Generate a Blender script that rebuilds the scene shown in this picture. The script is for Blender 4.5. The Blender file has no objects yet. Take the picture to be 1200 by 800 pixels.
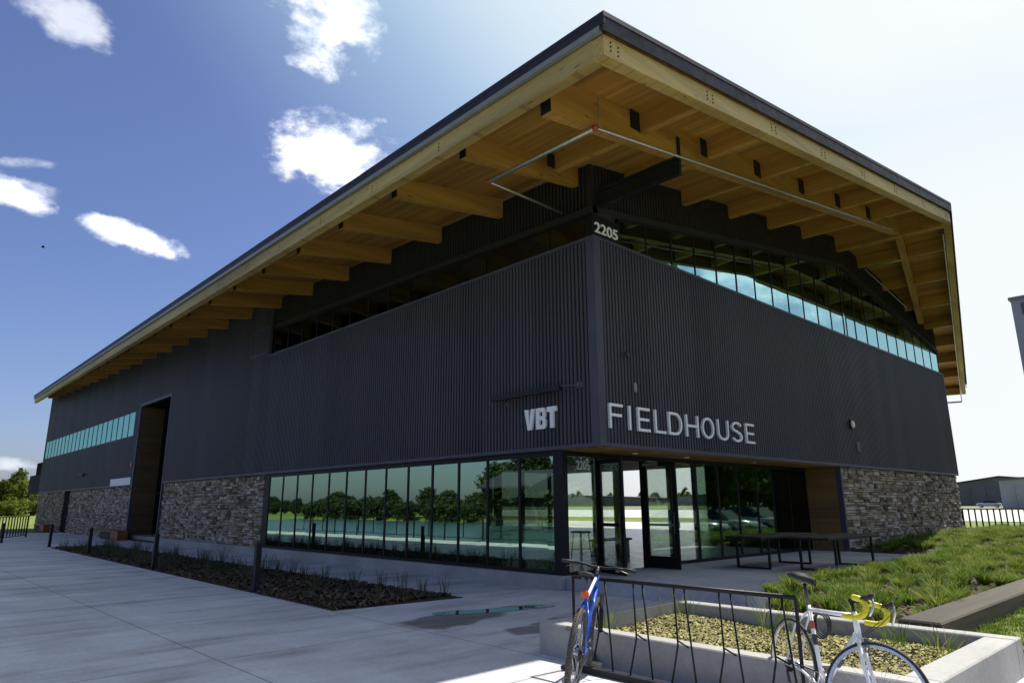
import bpy, math, random
import numpy as np
from mathutils import Vector, Matrix
R = math.radians
random.seed(7); RNG = np.random.default_rng(11)
scene = bpy.context.scene
COL = scene.collection

# ------------------------------------------------------------------ helpers
class MB:
    """collects boxes, bars, tubes and sheets; build() links them as ONE mesh object"""
    def __init__(self): self.v = []; self.f = []; self.t = []
    def add(self, vs, fs, tone=None):
        o = len(self.v); self.v.extend([tuple(p) for p in vs])
        for f in fs:
            self.f.append(tuple(i + o for i in f)); self.t.append(0.5 if tone is None else tone)
        return self
    def hexa(self, p, tone=None):          # p: 4 bottom corners (ccw from above) then 4 top corners
        return self.add(p, [(3,2,1,0),(4,5,6,7),(0,1,5,4),(1,2,6,5),(2,3,7,6),(3,0,4,7)], tone)
    def box(self, x0, x1, y0, y1, z0, z1, tone=None):
        return self.hexa([(x0,y0,z0),(x1,y0,z0),(x1,y1,z0),(x0,y1,z0),(x0,y0,z1),(x1,y0,z1),(x1,y1,z1),(x0,y1,z1)], tone)
    def bevbox(self, x0, x1, y0, y1, z0, z1, b=.012):
        # box with chamfered top edges
        m = [(x0,y0,z0),(x1,y0,z0),(x1,y1,z0),(x0,y1,z0),(x0,y0,z1-b),(x1,y0,z1-b),(x1,y1,z1-b),(x0,y1,z1-b),
             (x0+b,y0+b,z1),(x1-b,y0+b,z1),(x1-b,y1-b,z1),(x0+b,y1-b,z1)]
        return self.add(m, [(3,2,1,0),(0,1,5,4),(1,2,6,5),(2,3,7,6),(3,0,4,7),(4,5,9,8),(5,6,10,9),(6,7,11,10),(7,4,8,11),(8,9,10,11)])
    def beam(self, p, q, th, z0p, z1p, z0q, z1q, side=0.0):
        # upright plank between plan points p and q; side shifts it to the left of p->q
        d = Vector((q[0]-p[0], q[1]-p[1])); d.normalize(); n = Vector((-d.y, d.x))
        a = side - th/2; b = side + th/2
        P = lambda s, z, k: (s[0]+n.x*k, s[1]+n.y*k, z)
        return self.hexa([P(p,z0p,a),P(q,z0q,a),P(q,z0q,b),P(p,z0p,b),P(p,z1p,a),P(q,z1q,a),P(q,z1q,b),P(p,z1p,b)])
    def bar(self, p, q, w, h=None, up=(0,0,1)):
        h = h or w; p = Vector(p); q = Vector(q); d = (q-p).normalized(); up = Vector(up)
        if abs(d.dot(up)) > .98: up = Vector((1,0,0))
        s = d.cross(up).normalized()*w/2; u = s.cross(d).normalized()*h/2
        return self.hexa([p-s-u,p+s-u,q+s-u,q-s-u,p-s+u,p+s+u,q+s+u,q-s+u])
    def tube(self, pts, r, seg=8, cap=True, closed=False):
        pts = [Vector(p) for p in pts]; n = len(pts); rs = r if isinstance(r, (list,tuple)) else [r]*n
        rings = []; prev = None
        for i, p in enumerate(pts):
            if closed: d = (pts[(i+1)%n]-pts[i-1])
            elif i == 0: d = pts[1]-p
            elif i == n-1: d = p-pts[-2]
            else: d = (pts[i+1]-p).normalized()+(p-pts[i-1]).normalized()
            d.normalize()
            if prev is None:
                a = Vector((0,0,1)) if abs(d.z) < .9 else Vector((1,0,0)); s = d.cross(a).normalized()
            else:
                s = prev-d*prev.dot(d); s.normalize()
            prev = s; u = d.cross(s)
            rings.append([p+(s*math.cos(2*math.pi*k/seg)+u*math.sin(2*math.pi*k/seg))*rs[i] for k in range(seg)])
        vs = [v for ring in rings for v in ring]; fs = []
        m = n if closed else n-1
        for i in range(m):
            j = (i+1) % n
            for k in range(seg):
                l = (k+1) % seg; fs.append((i*seg+k, i*seg+l, j*seg+l, j*seg+k))
        if cap and not closed:
            fs.append(tuple(range(seg))[::-1]); fs.append(tuple((n-1)*seg+k for k in range(seg)))
        return self.add(vs, fs)
    def prism(self, poly, z0, z1):
        n = len(poly); f0 = z0 if callable(z0) else (lambda x, y: z0); f1 = z1 if callable(z1) else (lambda x, y: z1)
        vs = [(x,y,f0(x,y)) for x,y in poly]+[(x,y,f1(x,y)) for x,y in poly]
        return self.add(vs, [tuple(range(n))[::-1], tuple(range(n,2*n))]+[(i,(i+1)%n,n+(i+1)%n,n+i) for i in range(n)])
    def ball(self, c, r, sx=1, sy=1, sz=1, n=8, m=6):
        c = Vector(c); vs = []; fs = []
        for i in range(m+1):
            a = math.pi*i/m
            for k in range(n):
                b = 2*math.pi*k/n
                vs.append((c.x+r*sx*math.sin(a)*math.cos(b), c.y+r*sy*math.sin(a)*math.sin(b), c.z+r*sz*math.cos(a)))
        for i in range(m):
            for k in range(n):
                l = (k+1) % n; fs.append((i*n+k,(i+1)*n+k,(i+1)*n+l,i*n+l))
        return self.add(vs, fs)
    def xform(self, M):
        self.v = [tuple(M @ Vector(p)) for p in self.v]; return self
    def merge(self, o):
        k = len(self.v); self.v += o.v; self.f += [tuple(i+k for i in f) for f in o.f]; self.t += o.t; return self
    def build(self, name, mat, parent=None, origin=(0,0,0), smooth=False, tone=False):
        me = bpy.data.meshes.new(name); ox, oy, oz = origin
        me.from_pydata([(x-ox,y-oy,z-oz) for x,y,z in self.v], [], self.f); me.materials.append(mat)
        if tone:
            a = me.attributes.new('tone', 'FLOAT', 'FACE'); a.data.foreach_set('value', self.t)
        if smooth: me.shade_smooth()
        me.update()
        o = bpy.data.objects.new(name, me); COL.objects.link(o)
        if parent is not None: o.parent = parent
        else: o.location = origin
        return o

def np_mesh(name, V, F, mat, parent=None, origin=(0,0,0), tone=None, smooth=False):
    """fast mesh from numpy arrays; F is (n,3) or (n,4)"""
    me = bpy.data.meshes.new(name); V = np.asarray(V, float)-np.array(origin)
    k = F.shape[1]
    me.vertices.add(len(V)); me.vertices.foreach_set('co', V.astype(np.float32).ravel())
    me.loops.add(F.size); me.loops.foreach_set('vertex_index', F.astype(np.int32).ravel())
    me.polygons.add(len(F)); me.polygons.foreach_set('loop_start', np.arange(0, F.size, k, dtype=np.int32))
    me.polygons.foreach_set('loop_total', np.full(len(F), k, dtype=np.int32))
    me.materials.append(mat)
    if tone is not None:
        a = me.attributes.new('tone', 'FLOAT', 'FACE'); a.data.foreach_set('value', np.asarray(tone, np.float32))
    if smooth: me.polygons.foreach_set('use_smooth', np.ones(len(F), dtype=bool))
    me.update(calc_edges=True)
    o = bpy.data.objects.new(name, me); COL.objects.link(o)
    if parent is not None: o.parent = parent
    else: o.location = origin
    return o

def tag(o, label=None, cat=None, group=None, kind=None):
    if label: o['label'] = label
    if cat: o['category'] = cat
    if group: o['group'] = group
    if kind: o['kind'] = kind
    return o
def empty(name, loc, label, cat, group=None, rz=0):
    o = bpy.data.objects.new(name, None); COL.objects.link(o); o.location = loc; o.rotation_euler.z = rz
    o.empty_display_size = .2
    return tag(o, label, cat, group)
def copy_tree(o, parent=None):
    c = o.copy(); COL.objects.link(c)
    if parent is not None: c.parent = parent
    for ch in list(o.children): copy_tree(ch, c)
    return c

# ------------------------------------------------------------------ materials
def new_mat(name):
    m = bpy.data.materials.new(name); m.use_nodes = True
    nt = m.node_tree; return m, nt, nt.nodes['Principled BSDF']
def N(nt, t, **kw):
    n = nt.nodes.new(t)
    for k, v in kw.items():
        if k in n.inputs.keys(): n.inputs[k].default_value = v
        else: setattr(n, k, v)
    return n
def pos_scaled(nt, sx, sy, sz):
    g = N(nt, 'ShaderNodeNewGeometry'); m = N(nt, 'ShaderNodeVectorMath', operation='MULTIPLY')
    m.inputs[1].default_value = (sx, sy, sz); nt.links.new(g.outputs['Position'], m.inputs[0]); return m.outputs[0]
def ramp(nt, src, stops):
    r = N(nt, 'ShaderNodeValToRGB'); e = r.color_ramp.elements
    while len(e) < len(stops): e.new(.5)
    for k, (p, c) in enumerate(stops): e[k].position = p; e[k].color = (*c, 1)
    nt.links.new(src, r.inputs[0]); return r.outputs[0]
def noise(nt, vec, scale, detail=4, rough=.55):
    n = N(nt, 'ShaderNodeTexNoise'); n.inputs['Scale'].default_value = scale; n.inputs['Detail'].default_value = detail
    n.inputs['Roughness'].default_value = rough; nt.links.new(vec, n.inputs['Vector']); return n.outputs['Fac']
def mixc(nt, a, b, fac, blend='MIX'):
    m = N(nt, 'ShaderNodeMix', data_type='RGBA', blend_type=blend)
    for s, i in ((fac, 0), (a, 6), (b, 7)):
        if isinstance(s, (int, float)): m.inputs[i].default_value = s
        elif isinstance(s, tuple): m.inputs[i].default_value = (*s, 1)
        else: nt.links.new(s, m.inputs[i])
    return m.outputs[2]
def math_n(nt, op, a, b=None, c=None):
    m = N(nt, 'ShaderNodeMath', operation=op)
    for i, s in enumerate((a, b, c)):
        if s is None: continue
        if isinstance(s, (int, float)): m.inputs[i].default_value = s
        else: nt.links.new(s, m.inputs[i])
    return m.outputs[0]
def bump(nt, b, h, strength=.3, dist=.01):
    n = N(nt, 'ShaderNodeBump'); n.inputs['Strength'].default_value = strength; n.inputs['Distance'].default_value = dist
    nt.links.new(h, n.inputs['Height']); nt.links.new(n.outputs[0], b.inputs['Normal'])

def plain(name, col, rough=.5, metal=0, var=.25, scale=6, coat=0, spec=.5):
    m, nt, b = new_mat(name)
    v = pos_scaled(nt, 1, 1, 1); n = noise(nt, v, scale)
    c0 = tuple(x*(1-var) for x in col); c1 = tuple(min(1, x*(1+var)) for x in col)
    nt.links.new(ramp(nt, n, [(.3, c0), (.7, c1)]), b.inputs['Base Color'])
    r = ramp(nt, noise(nt, v, scale*3), [(.3, (rough*.85,)*3), (.7, (min(1, rough*1.15),)*3)])
    nt.links.new(r, b.inputs['Roughness']); b.inputs['Metallic'].default_value = metal
    b.inputs['Coat Weight'].default_value = coat; b.inputs['Specular IOR Level'].default_value = spec
    return m
def wood(name, axis, dark, light, lam=.04, board=.0, rough=.6):
    """grain runs along axis (0,1,2); lam = glulam lamination height"""
    m, nt, b = new_mat(name)
    s = [9, 9, 9]; s[axis] = .35
    v = pos_scaled(nt, *s); n1 = noise(nt, v, 1.6, 6, .65)
    s2 = [2, 2, 2]; s2[axis] = .12
    n2 = noise(nt, pos_scaled(nt, *s2), 1.0, 2)
    c = ramp(nt, n1, [(.25, dark), (.6, tuple((a+b_)/2 for a, b_ in zip(dark, light))), (.85, light)])
    c = mixc(nt, c, ramp(nt, n2, [(.3, (.62,.58,.55)), (.75, (1.18,1.15,1.1))]), 1.0, 'MULTIPLY')
    g = N(nt, 'ShaderNodeNewGeometry'); sx = N(nt, 'ShaderNodeSeparateXYZ'); nt.links.new(g.outputs['Position'], sx.inputs[0])
    if lam:
        f = math_n(nt, 'FRACT', math_n(nt, 'DIVIDE', sx.outputs[2], lam))
        ln = math_n(nt, 'LESS_THAN', f, .1); c = mixc(nt, c, (.55,.5,.45), math_n(nt, 'MULTIPLY', ln, .6), 'MULTIPLY')
    if board:
        o = sx.outputs[1 if axis == 0 else 0] if axis != 2 else sx.outputs[1]
        q = math_n(nt, 'DIVIDE', o, board); f = math_n(nt, 'FRACT', q)
        ln = math_n(nt, 'LESS_THAN', f, .05); c = mixc(nt, c, (.25,.22,.2), math_n(nt, 'MULTIPLY', ln, .6), 'MULTIPLY')
        w = N(nt, 'ShaderNodeTexWhiteNoise', noise_dimensions='1D'); nt.links.new(math_n(nt, 'FLOOR', q), w.inputs['W'])
        c = mixc(nt, c, ramp(nt, w.outputs[0], [(0, (.72,.7,.66)), (1, (1.15,1.12,1.1))]), .8, 'MULTIPLY')
    # knots
    vo = N(nt, 'ShaderNodeTexVoronoi', distance='EUCLIDEAN'); sk = [4.5, 4.5, 4.5]; sk[axis] = 1.3
    nt.links.new(pos_scaled(nt, *sk), vo.inputs['Vector']); vo.inputs['Scale'].default_value = 1.0
    k = ramp(nt, vo.outputs['Distance'], [(.05, (.35,.28,.22)), (.13, (1,1,1))]); c = mixc(nt, c, k, .8, 'MULTIPLY')
    nt.links.new(c, b.inputs['Base Color']); b.inputs['Roughness'].default_value = rough
    bump(nt, b, n1, .15, .004)
    return m

M = {}
FD, FL = (.36,.185,.034), (.62,.365,.088)
M['wood_x'] = wood('glulam along x', 0, FD, FL)
M['wood_y'] = wood('glulam along y', 1, FD, FL)
M['wood_fx'] = wood('weathered fascia along x', 0, (.40,.27,.085), (.64,.48,.19), lam=.045)
M['wood_fy'] = wood('weathered fascia along y', 1, (.38,.26,.09), (.61,.46,.19), lam=.045)
M['deck'] = wood('timber deck', 1, (.36,.185,.034), (.60,.35,.082), lam=0, board=.135)
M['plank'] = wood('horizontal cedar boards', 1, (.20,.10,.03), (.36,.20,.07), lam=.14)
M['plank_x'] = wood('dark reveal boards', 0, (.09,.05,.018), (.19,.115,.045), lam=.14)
M['timber'] = wood('weathered timber', 0, (.020,.017,.011), (.105,.088,.050), lam=.05, board=.075, rough=.8)
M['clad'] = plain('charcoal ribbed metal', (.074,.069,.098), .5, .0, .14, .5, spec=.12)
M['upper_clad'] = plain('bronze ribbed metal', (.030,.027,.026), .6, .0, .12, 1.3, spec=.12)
def sheet_metal(name, col, rough, spec, width):
    m, nt, b = new_mat(name); g = N(nt, 'ShaderNodeNewGeometry'); sx = N(nt, 'ShaderNodeSeparateXYZ'); nt.links.new(g.outputs['Position'], sx.inputs[0])
    w = N(nt, 'ShaderNodeTexWhiteNoise', noise_dimensions='1D')
    nt.links.new(math_n(nt, 'FLOOR', math_n(nt, 'DIVIDE', math_n(nt, 'ADD', sx.outputs[0], sx.outputs[1]), width)), w.inputs['W'])
    c = mixc(nt, tuple(x for x in col), ramp(nt, w.outputs[0], [(0, (.88,.88,.88)), (1, (1.10,1.10,1.10))]), 1., 'MULTIPLY')
    dust = noise(nt, pos_scaled(nt, 1.6, 1.6, .22), 1.2, 5, .6); c = mixc(nt, c, ramp(nt, dust, [(.35, (.90,.90,.90)), (.7, (1.14,1.13,1.10))]), .9, 'MULTIPLY')
    nt.links.new(c, b.inputs['Base Color']); nt.links.new(ramp(nt, dust, [(.3, (rough*.85,)*3), (.7, (rough*1.15,)*3)]), b.inputs['Roughness'])
    b.inputs['Specular IOR Level'].default_value = spec
    bump(nt, b, noise(nt, pos_scaled(nt, .9, .9, .35), 1.0, 2), .25, .02); return m
M['clad'] = sheet_metal('charcoal ribbed metal sheets', (.072,.069,.090), .5, .12, .896)
M['matte_clad'] = plain('matte charcoal panel', (.04,.038,.052), .8, 0, .1, 2, spec=.05)
M['matte_black'] = plain('matte black paint', (.008,.008,.009), .8, 0, .2, 3, spec=.03)
M['trim'] = plain('charcoal flat trim', (.075,.072,.105), .45, 0, .1, 2, spec=.2)
M['metal_edge'] = plain('dark roof metal', (.026,.021,.038), .55, 0, .1, 2, spec=.2)
M['black'] = plain('black anodised frame', (.010,.010,.011), .5, 0, .2, 5, spec=.2)
M['steel_black'] = plain('black painted steel', (.013,.013,.014), .5, 0, .3, 12, spec=.25)
M['galv'] = plain('galvanised pipe', (.42,.42,.42), .4, .75, .15, 20)
M['gutter'] = plain('grey gutter', (.22,.22,.225), .5, .2, .1, 6)
M['red'] = plain('red pipe coupling', (.33,.05,.03), .5, 0, .2, 20)
M['letter'] = plain('pale brushed letters', (.90,.90,.93), .5, 0, .04, 8)
M['white'] = plain('white panel', (.75,.76,.78), .5, 0, .05, 4)
M['interior'] = plain('dark interior paint', (.055,.055,.05), .8, 0, .2, 1)
M['int_floor'] = plain('polished interior floor', (.30,.30,.30), .25, 0, .12, 1)
M['orange'] = wood('rusty orange bench wood', 1, (.25,.07,.015), (.42,.14,.03), lam=.09)
M['grey_pale'] = plain('grey metal siding', (.33,.33,.36), .55, 0, .08, .4)  # pale grey siding of the tower and lighter hangars
M['grey_dark'] = plain('purple grey siding', (.13,.125,.15), .7, 0, .1, .3, spec=.2)
M['rubber'] = plain('tyre rubber', (.022,.022,.022), .75, 0, .3, 30)
M['rubber_dusty'] = plain('dusty tyre rubber', (.075,.066,.055), .85, 0, .45, 40)
M['alloy'] = plain('bare alloy', (.60,.61,.63), .28, .9, .12, 40)
M['alloy_dark'] = plain('dark alloy', (.10,.10,.10), .35, .8, .2, 40)
M['bike_white'] = plain('white bike paint', (.76,.77,.80), .3, 0, .06, 15, .5)
M['bike_blue'] = plain('glossy blue bike paint', (.018,.085,.46), .25, 0, .15, 10, .6)
M['yellow'] = plain('yellow bar tape', (.62,.56,.02), .55, 0, .14, 45)
M['decal_dark'] = plain('navy decal', (.03,.03,.08), .4, 0, .1, 30)
M['decal_red'] = plain('red decal', (.5,.07,.03), .4, 0, .1, 30)
M['leather'] = plain('black saddle', (.018,.016,.016), .42, 0, .2, 30)
M['reflector'] = plain('orange reflector', (.62,.09,.015), .3, 0, .1, 30)
M['hi_vis'] = plain('yellow sticker', (.7,.7,.03), .4, 0, .05, 30)
M['bark'] = plain('bark', (.09,.065,.045), .9, 0, .35, 8)
M['car_dark'] = plain('dark car paint', (.012,.014,.016), .18, 0, .1, 3, 1)
M['car_silver'] = plain('silver car paint', (.45,.46,.48), .25, .3, .05, 3, 1)
M['car_glass'] = plain('dark car window', (.01,.012,.014), .08, 0, .1, 3)
M['light_lens'] = plain('frosted lens', (.7,.7,.66), .3, 0, .05, 10)

def glass(name, tr, gl, base, edge, rough=.01):
    m = bpy.data.materials.new(name); m.use_nodes = True; nt = m.node_tree; nt.nodes.clear()
    out = N(nt, 'ShaderNodeOutputMaterial'); mx = N(nt, 'ShaderNodeMixShader')
    t = N(nt, 'ShaderNodeBsdfTransparent'); t.inputs[0].default_value = (*tr, 1)
    g = N(nt, 'ShaderNodeBsdfGlossy'); g.inputs['Color'].default_value = (*gl, 1); g.inputs['Roughness'].default_value = rough
    # slight unevenness of the sheet
    nb = N(nt, 'ShaderNodeBump'); nb.inputs['Strength'].default_value = .02; nb.inputs['Distance'].default_value = .02
    nt.links.new(noise(nt, pos_scaled(nt, 1, 1, 1), .9, 1), nb.inputs['Height']); nt.links.new(nb.outputs[0], g.inputs['Normal'])
    lw = N(nt, 'ShaderNodeLayerWeight'); lw.inputs[0].default_value = .35
    f = N(nt, 'ShaderNodeMapRange'); f.inputs[3].default_value = base; f.inputs[4].default_value = edge
    nt.links.new(lw.outputs['Fresnel'], f.inputs[0]); nt.links.new(f.outputs[0], mx.inputs[0])
    nt.links.new(t.outputs[0], mx.inputs[1]); nt.links.new(g.outputs[0], mx.inputs[2]); nt.links.new(mx.outputs[0], out.inputs[0])
    return m
M['glass'] = glass('green tinted storefront glass', (.36,.46,.39), (.50,.72,.58), .07, .56)
M['glass_clear'] = glass('clear entrance glass', (.93,.96,.94), (.7,.85,.75), .04, .45)
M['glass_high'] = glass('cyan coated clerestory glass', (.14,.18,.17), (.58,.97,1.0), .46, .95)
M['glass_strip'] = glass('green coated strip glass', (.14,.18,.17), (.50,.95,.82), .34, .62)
M['glass_shade'] = glass('shade-darkened clerestory glass', (.09,.11,.10), (.5,.65,.65), .05, .20)  # darker copy of the clerestory glass; eave shade put into tint and gloss
M['glass_low'] = glass('green entrance glass', (.50,.60,.53), (.60,.85,.70), .13, .7)
M['glass_dark'] = glass('dark spandrel glass', (.12,.14,.12), (.5,.62,.52), .10, .6)

# concrete with saw-cut joints, streaks and damp stains
def concrete(name, base, jx=(), jy=None, stains=(), streak=True, rough=.8):
    m, nt, b = new_mat(name)
    v = pos_scaled(nt, 1, 1, 1)
    big = noise(nt, v, .45, 5, .6); fine = noise(nt, v, 14, 5, .7)
    c0 = tuple(x*(.78 if streak else .66) for x in base); c1 = tuple(x*1.14 for x in base)
    c = ramp(nt, big, [(.3, c0), (.7, c1)])
    c = mixc(nt, c, ramp(nt, fine, [(.3, (.84,.84,.84)), (.7, (1.1,1.1,1.1))]), .8, 'MULTIPLY')
    if streak:
        st = noise(nt, pos_scaled(nt, 2.2, .16, 1), 1.0, 5, .6)
        # damp trails running across the slabs
        st2 = noise(nt, pos_scaled(nt, .35, 1.5, 1), 1.0, 5, .62)
        c = mixc(nt, c, ramp(nt, st2, [(.34, (.62,.60,.60)), (.50, (.97,.97,.97)), (.72, (1.10,1.10,1.10))]), .9, 'MULTIPLY')
        c = mixc(nt, c, ramp(nt, st, [(.3, (.86,.86,.86)), (.6, (1.03,1.03,1.03))]), .5, 'MULTIPLY')
    g = N(nt, 'ShaderNodeNewGeometry'); s = N(nt, 'ShaderNodeSeparateXYZ'); nt.links.new(g.outputs['Position'], s.inputs[0])
    jm = None
    def orr(a, b_): return b_ if a is None else math_n(nt, 'MAXIMUM', a, b_)
    for x in jx:
        jm = orr(jm, math_n(nt, 'COMPARE', s.outputs[0], x, .011))
    if jy:
        off, per = jy
        f = math_n(nt, 'FRACT', math_n(nt, 'DIVIDE', math_n(nt, 'ADD', s.outputs[1], off+1000*per), per))
        jm = orr(jm, math_n(nt, 'LESS_THAN', f, .022/per))
    if jm is not None: c = mixc(nt, c, (.33,.31,.30), math_n(nt, 'MULTIPLY', jm, .75), 'MULTIPLY')
    wet = None
    if stains:
        wob = N(nt, 'ShaderNodeTexNoise'); wob.inputs['Scale'].default_value = 1.3; wob.inputs['Detail'].default_value = 4
        nt.links.new(v, wob.inputs['Vector'])
        wv = N(nt, 'ShaderNodeVectorMath', operation='MULTIPLY_ADD'); wv.inputs[1].default_value = (.9,.9,0); wv.inputs[2].default_value = (-.45,-.45,0)
        nt.links.new(wob.outputs['Color'], wv.inputs[0])
        va = N(nt, 'ShaderNodeVectorMath', operation='ADD'); nt.links.new(v, va.inputs[0]); nt.links.new(wv.outputs[0], va.inputs[1])
        for (x, y, rx, ry) in stains:
            d = N(nt, 'ShaderNodeVectorMath', operation='SUBTRACT'); d.inputs[1].default_value = (x, y, 0); nt.links.new(va.outputs[0], d.inputs[0])
            q = N(nt, 'ShaderNodeVectorMath', operation='MULTIPLY'); q.inputs[1].default_value = (1/rx, 1/ry, 0); nt.links.new(d.outputs[0], q.inputs[0])
            l = N(nt, 'ShaderNodeVectorMath', operation='LENGTH'); nt.links.new(q.outputs[0], l.inputs[0])
            w = N(nt, 'ShaderNodeMapRange', interpolation_type='SMOOTHSTEP'); w.inputs[1].default_value = 1.1; w.inputs[2].default_value = .85
            nt.links.new(l.outputs['Value'], w.inputs[0]); wet = orr(wet, w.outputs[0])
        c = mixc(nt, c, (.40,.37,.35), wet, 'MULTIPLY')
        nt.links.new(math_n(nt, 'SUBTRACT', rough, math_n(nt, 'MULTIPLY', wet, .25)), b.inputs['Roughness'])
    else: b.inputs['Roughness'].default_value = rough
    broom = noise(nt, pos_scaled(nt, 4, 90, 1), 1.0, 4, .7)
    c = mixc(nt, c, ramp(nt, broom, [(.3, (.90,.90,.90)), (.7, (1.08,1.08,1.08))]), .7 if streak else .2, 'MULTIPLY')
    pores = noise(nt, v, 60, 3, .6); c = mixc(nt, c, ramp(nt, pores, [(.30, (.72,.72,.72)), (.42, (1,1,1))]), .6, 'MULTIPLY')
    nt.links.new(c, b.inputs['Base Color']); bump(nt, b, broom if streak else fine, .3, .004)
    return m
M['plaza'] = concrete('broomed plaza concrete', (.54,.53,.545), jx=(-7.66,-4.88), jy=(.62, 3.1),
    stains=[(-3.9,-.15,.95,.45),(-4.35,-.45,.55,.35),(-2.35,-.05,.5,.35),(-2.6,-1.55,.95,.38),(-3.6,-1.75,.6,.3)])
M['terrace'] = concrete('terrace concrete', (.42,.42,.44), jx=(3.0,6.0,9.0), jy=(.9, 2.1), streak=False)
M['concrete'] = concrete('cast concrete', (.38,.37,.35), streak=False)
M['concrete_light'] = concrete('airfield concrete', (.52,.52,.50), streak=False)
M['asphalt'] = concrete('grey asphalt', (.16,.16,.16), streak=False)

def ground_mat(name, cols, scale, bump_d=.03):
    m, nt, b = new_mat(name); v = pos_scaled(nt, 1, 1, 1)
    n = noise(nt, v, scale, 8, .7); n2 = noise(nt, v, scale*.06, 3)
    c = ramp(nt, n, [(.3, cols[0]), (.5, cols[1]), (.7, cols[2])])
    c = mixc(nt, c, ramp(nt, n2, [(.3, (.75,.78,.7)), (.7, (1.2,1.15,1.0))]), 1., 'MULTIPLY')
    nt.links.new(c, b.inputs['Base Color']); b.inputs['Roughness'].default_value = .95
    bump(nt, b, n, .6, bump_d); return m
M['field'] = ground_mat('mown field', [(.085,.115,.014),(.125,.165,.018),(.17,.20,.03)], 1.2)
M['lawn'] = ground_mat('lawn', [(.07,.10,.012),(.11,.145,.016),(.16,.18,.03)], 14)
M['soil'] = ground_mat('brown mulch soil', [(.014,.010,.006),(.035,.024,.015),(.07,.05,.032)], 22)

def tone_mat(name, stops, rough=.8, spec=.3, trans=0):
    m, nt, b = new_mat(name)
    a = N(nt, 'ShaderNodeAttribute', attribute_name='tone')
    c = ramp(nt, a.outputs['Fac'], stops)
    n = noise(nt, pos_scaled(nt, 1, 1, 1), 25, 4)
    c = mixc(nt, c, ramp(nt, n, [(.3, (.75,.75,.75)), (.7, (1.15,1.15,1.15))]), .7, 'MULTIPLY')
    nt.links.new(c, b.inputs['Base Color']); b.inputs['Roughness'].default_value = rough
    b.inputs['Specular IOR Level'].default_value = spec
    if trans:
        t = N(nt, 'ShaderNodeBsdfTranslucent'); nt.links.new(c, t.inputs[0])
        mx = N(nt, 'ShaderNodeMixShader'); mx.inputs[0].default_value = trans
        o = nt.nodes['Material Output']; nt.links.new(b.outputs[0], mx.inputs[1]); nt.links.new(t.outputs[0], mx.inputs[2]); nt.links.new(mx.outputs[0], o.inputs[0])
    else: bump(nt, b, n, .35, .01)
    return m
M['stone'] = tone_mat('ledgestone', [(0,(.08,.065,.05)),(.2,(.20,.15,.10)),(.40,(.31,.25,.19)),(.52,(.46,.41,.34)),(.64,(.29,.19,.105)),(.78,(.52,.48,.43)),(.9,(.37,.28,.18)),(1,(.66,.62,.56))], .85)
M['leaf'] = tone_mat('leaves', [(0,(.06,.095,.012)),(.5,(.12,.17,.02)),(1,(.20,.25,.035))], .65, .2, .5)
M['leaf_dark'] = tone_mat('dark leaves', [(0,(.020,.034,.010)),(.5,(.036,.056,.015)),(1,(.060,.080,.024))], .6, .3, .25)
M['blade'] = tone_mat('grass blades', [(0,(.055,.105,.012)),(.5,(.115,.190,.020)),(.85,(.20,.265,.035)),(1,(.36,.33,.10))], .7, .12, .35)
M['blade_dry'] = tone_mat('tall dry grass blades', [(0,(.04,.05,.02)),(.6,(.07,.085,.03)),(1,(.16,.13,.07))], .6, .3, .3)
M['chips'] = tone_mat('mulch chips', [(0,(.07,.06,.02)),(.35,(.24,.21,.075)),(.75,(.38,.345,.13)),(1,(.50,.46,.22))], .85)
M['chips_dark'] = tone_mat('dark mulch chips', [(0,(.045,.03,.018)),(.6,(.095,.066,.04)),(1,(.17,.125,.08))], .9)
def water(name, col, rough):
    m, nt, b = new_mat(name); b.inputs['Base Color'].default_value = (*col, 1); b.inputs['Roughness'].default_value = rough
    b.inputs['Specular IOR Level'].default_value = .6
    bump(nt, b, noise(nt, pos_scaled(nt, 1, 1, 1), 1.5, 3), .04, .05); return m
M['pond'] = water('pond water', (.04,.088,.10), .22)
M['puddle'] = water('rain puddle', (.05,.05,.048), .02)

# ------------------------------------------------------------------ ground and paving
def rise(x): return .006*min(max(x-45, 0), 450)
def grid_sheet(name, xs, ys, zf, mat, label=None):
    X, Y = np.meshgrid(xs, ys, indexing='ij'); Z = np.vectorize(zf)(X, Y)
    V = np.stack([X, Y, Z], -1).reshape(-1, 3); nx, ny = len(xs), len(ys)
    i = np.arange(nx*ny).reshape(nx, ny)
    F = np.stack([i[:-1,:-1], i[1:,:-1], i[1:,1:], i[:-1,1:]], -1).reshape(-1, 4)
    return np_mesh(name, V, F, mat, smooth=True)
def ground_z(x, y):
    z = -.05+rise(x)
    # pond bowl beyond the walk
    d = max(abs((x+32.6)/20.4), abs((y-62)/54))
    if d < 1: z -= 1.4*min(1, (1-d)*9)
    return z
xs = np.unique(np.concatenate([np.linspace(-1500,-80,12), np.arange(-80,60,1.6), np.linspace(60,500,40), np.linspace(520,1600,8)]))
ys = np.unique(np.concatenate([np.linspace(-1500,-60,12), np.arange(-60,110,1.6), np.linspace(110,500,30), np.linspace(520,1800,10)]))
tag(grid_sheet('grass_field', xs, ys, ground_z, M['field']), 'wide mown grass airfield reaching the horizon', 'ground', kind='structure')
def slab(name, poly, z0, z1, mat, label, cat='paving'):
    o = MB().prism(poly, z0, z1).build(name, M[mat]); return tag(o, label, cat, kind='structure')
slab('plaza', [(-11.3,-22),(-1.72,-22),(-1.72,-5.9),(-1.72,-4.0),(.02,-4.0),(.02,1.0),(.02,50),(-11.3,50)], -.3, 0, 'plaza', 'grey broom finished concrete plaza in the building shade')
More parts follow.
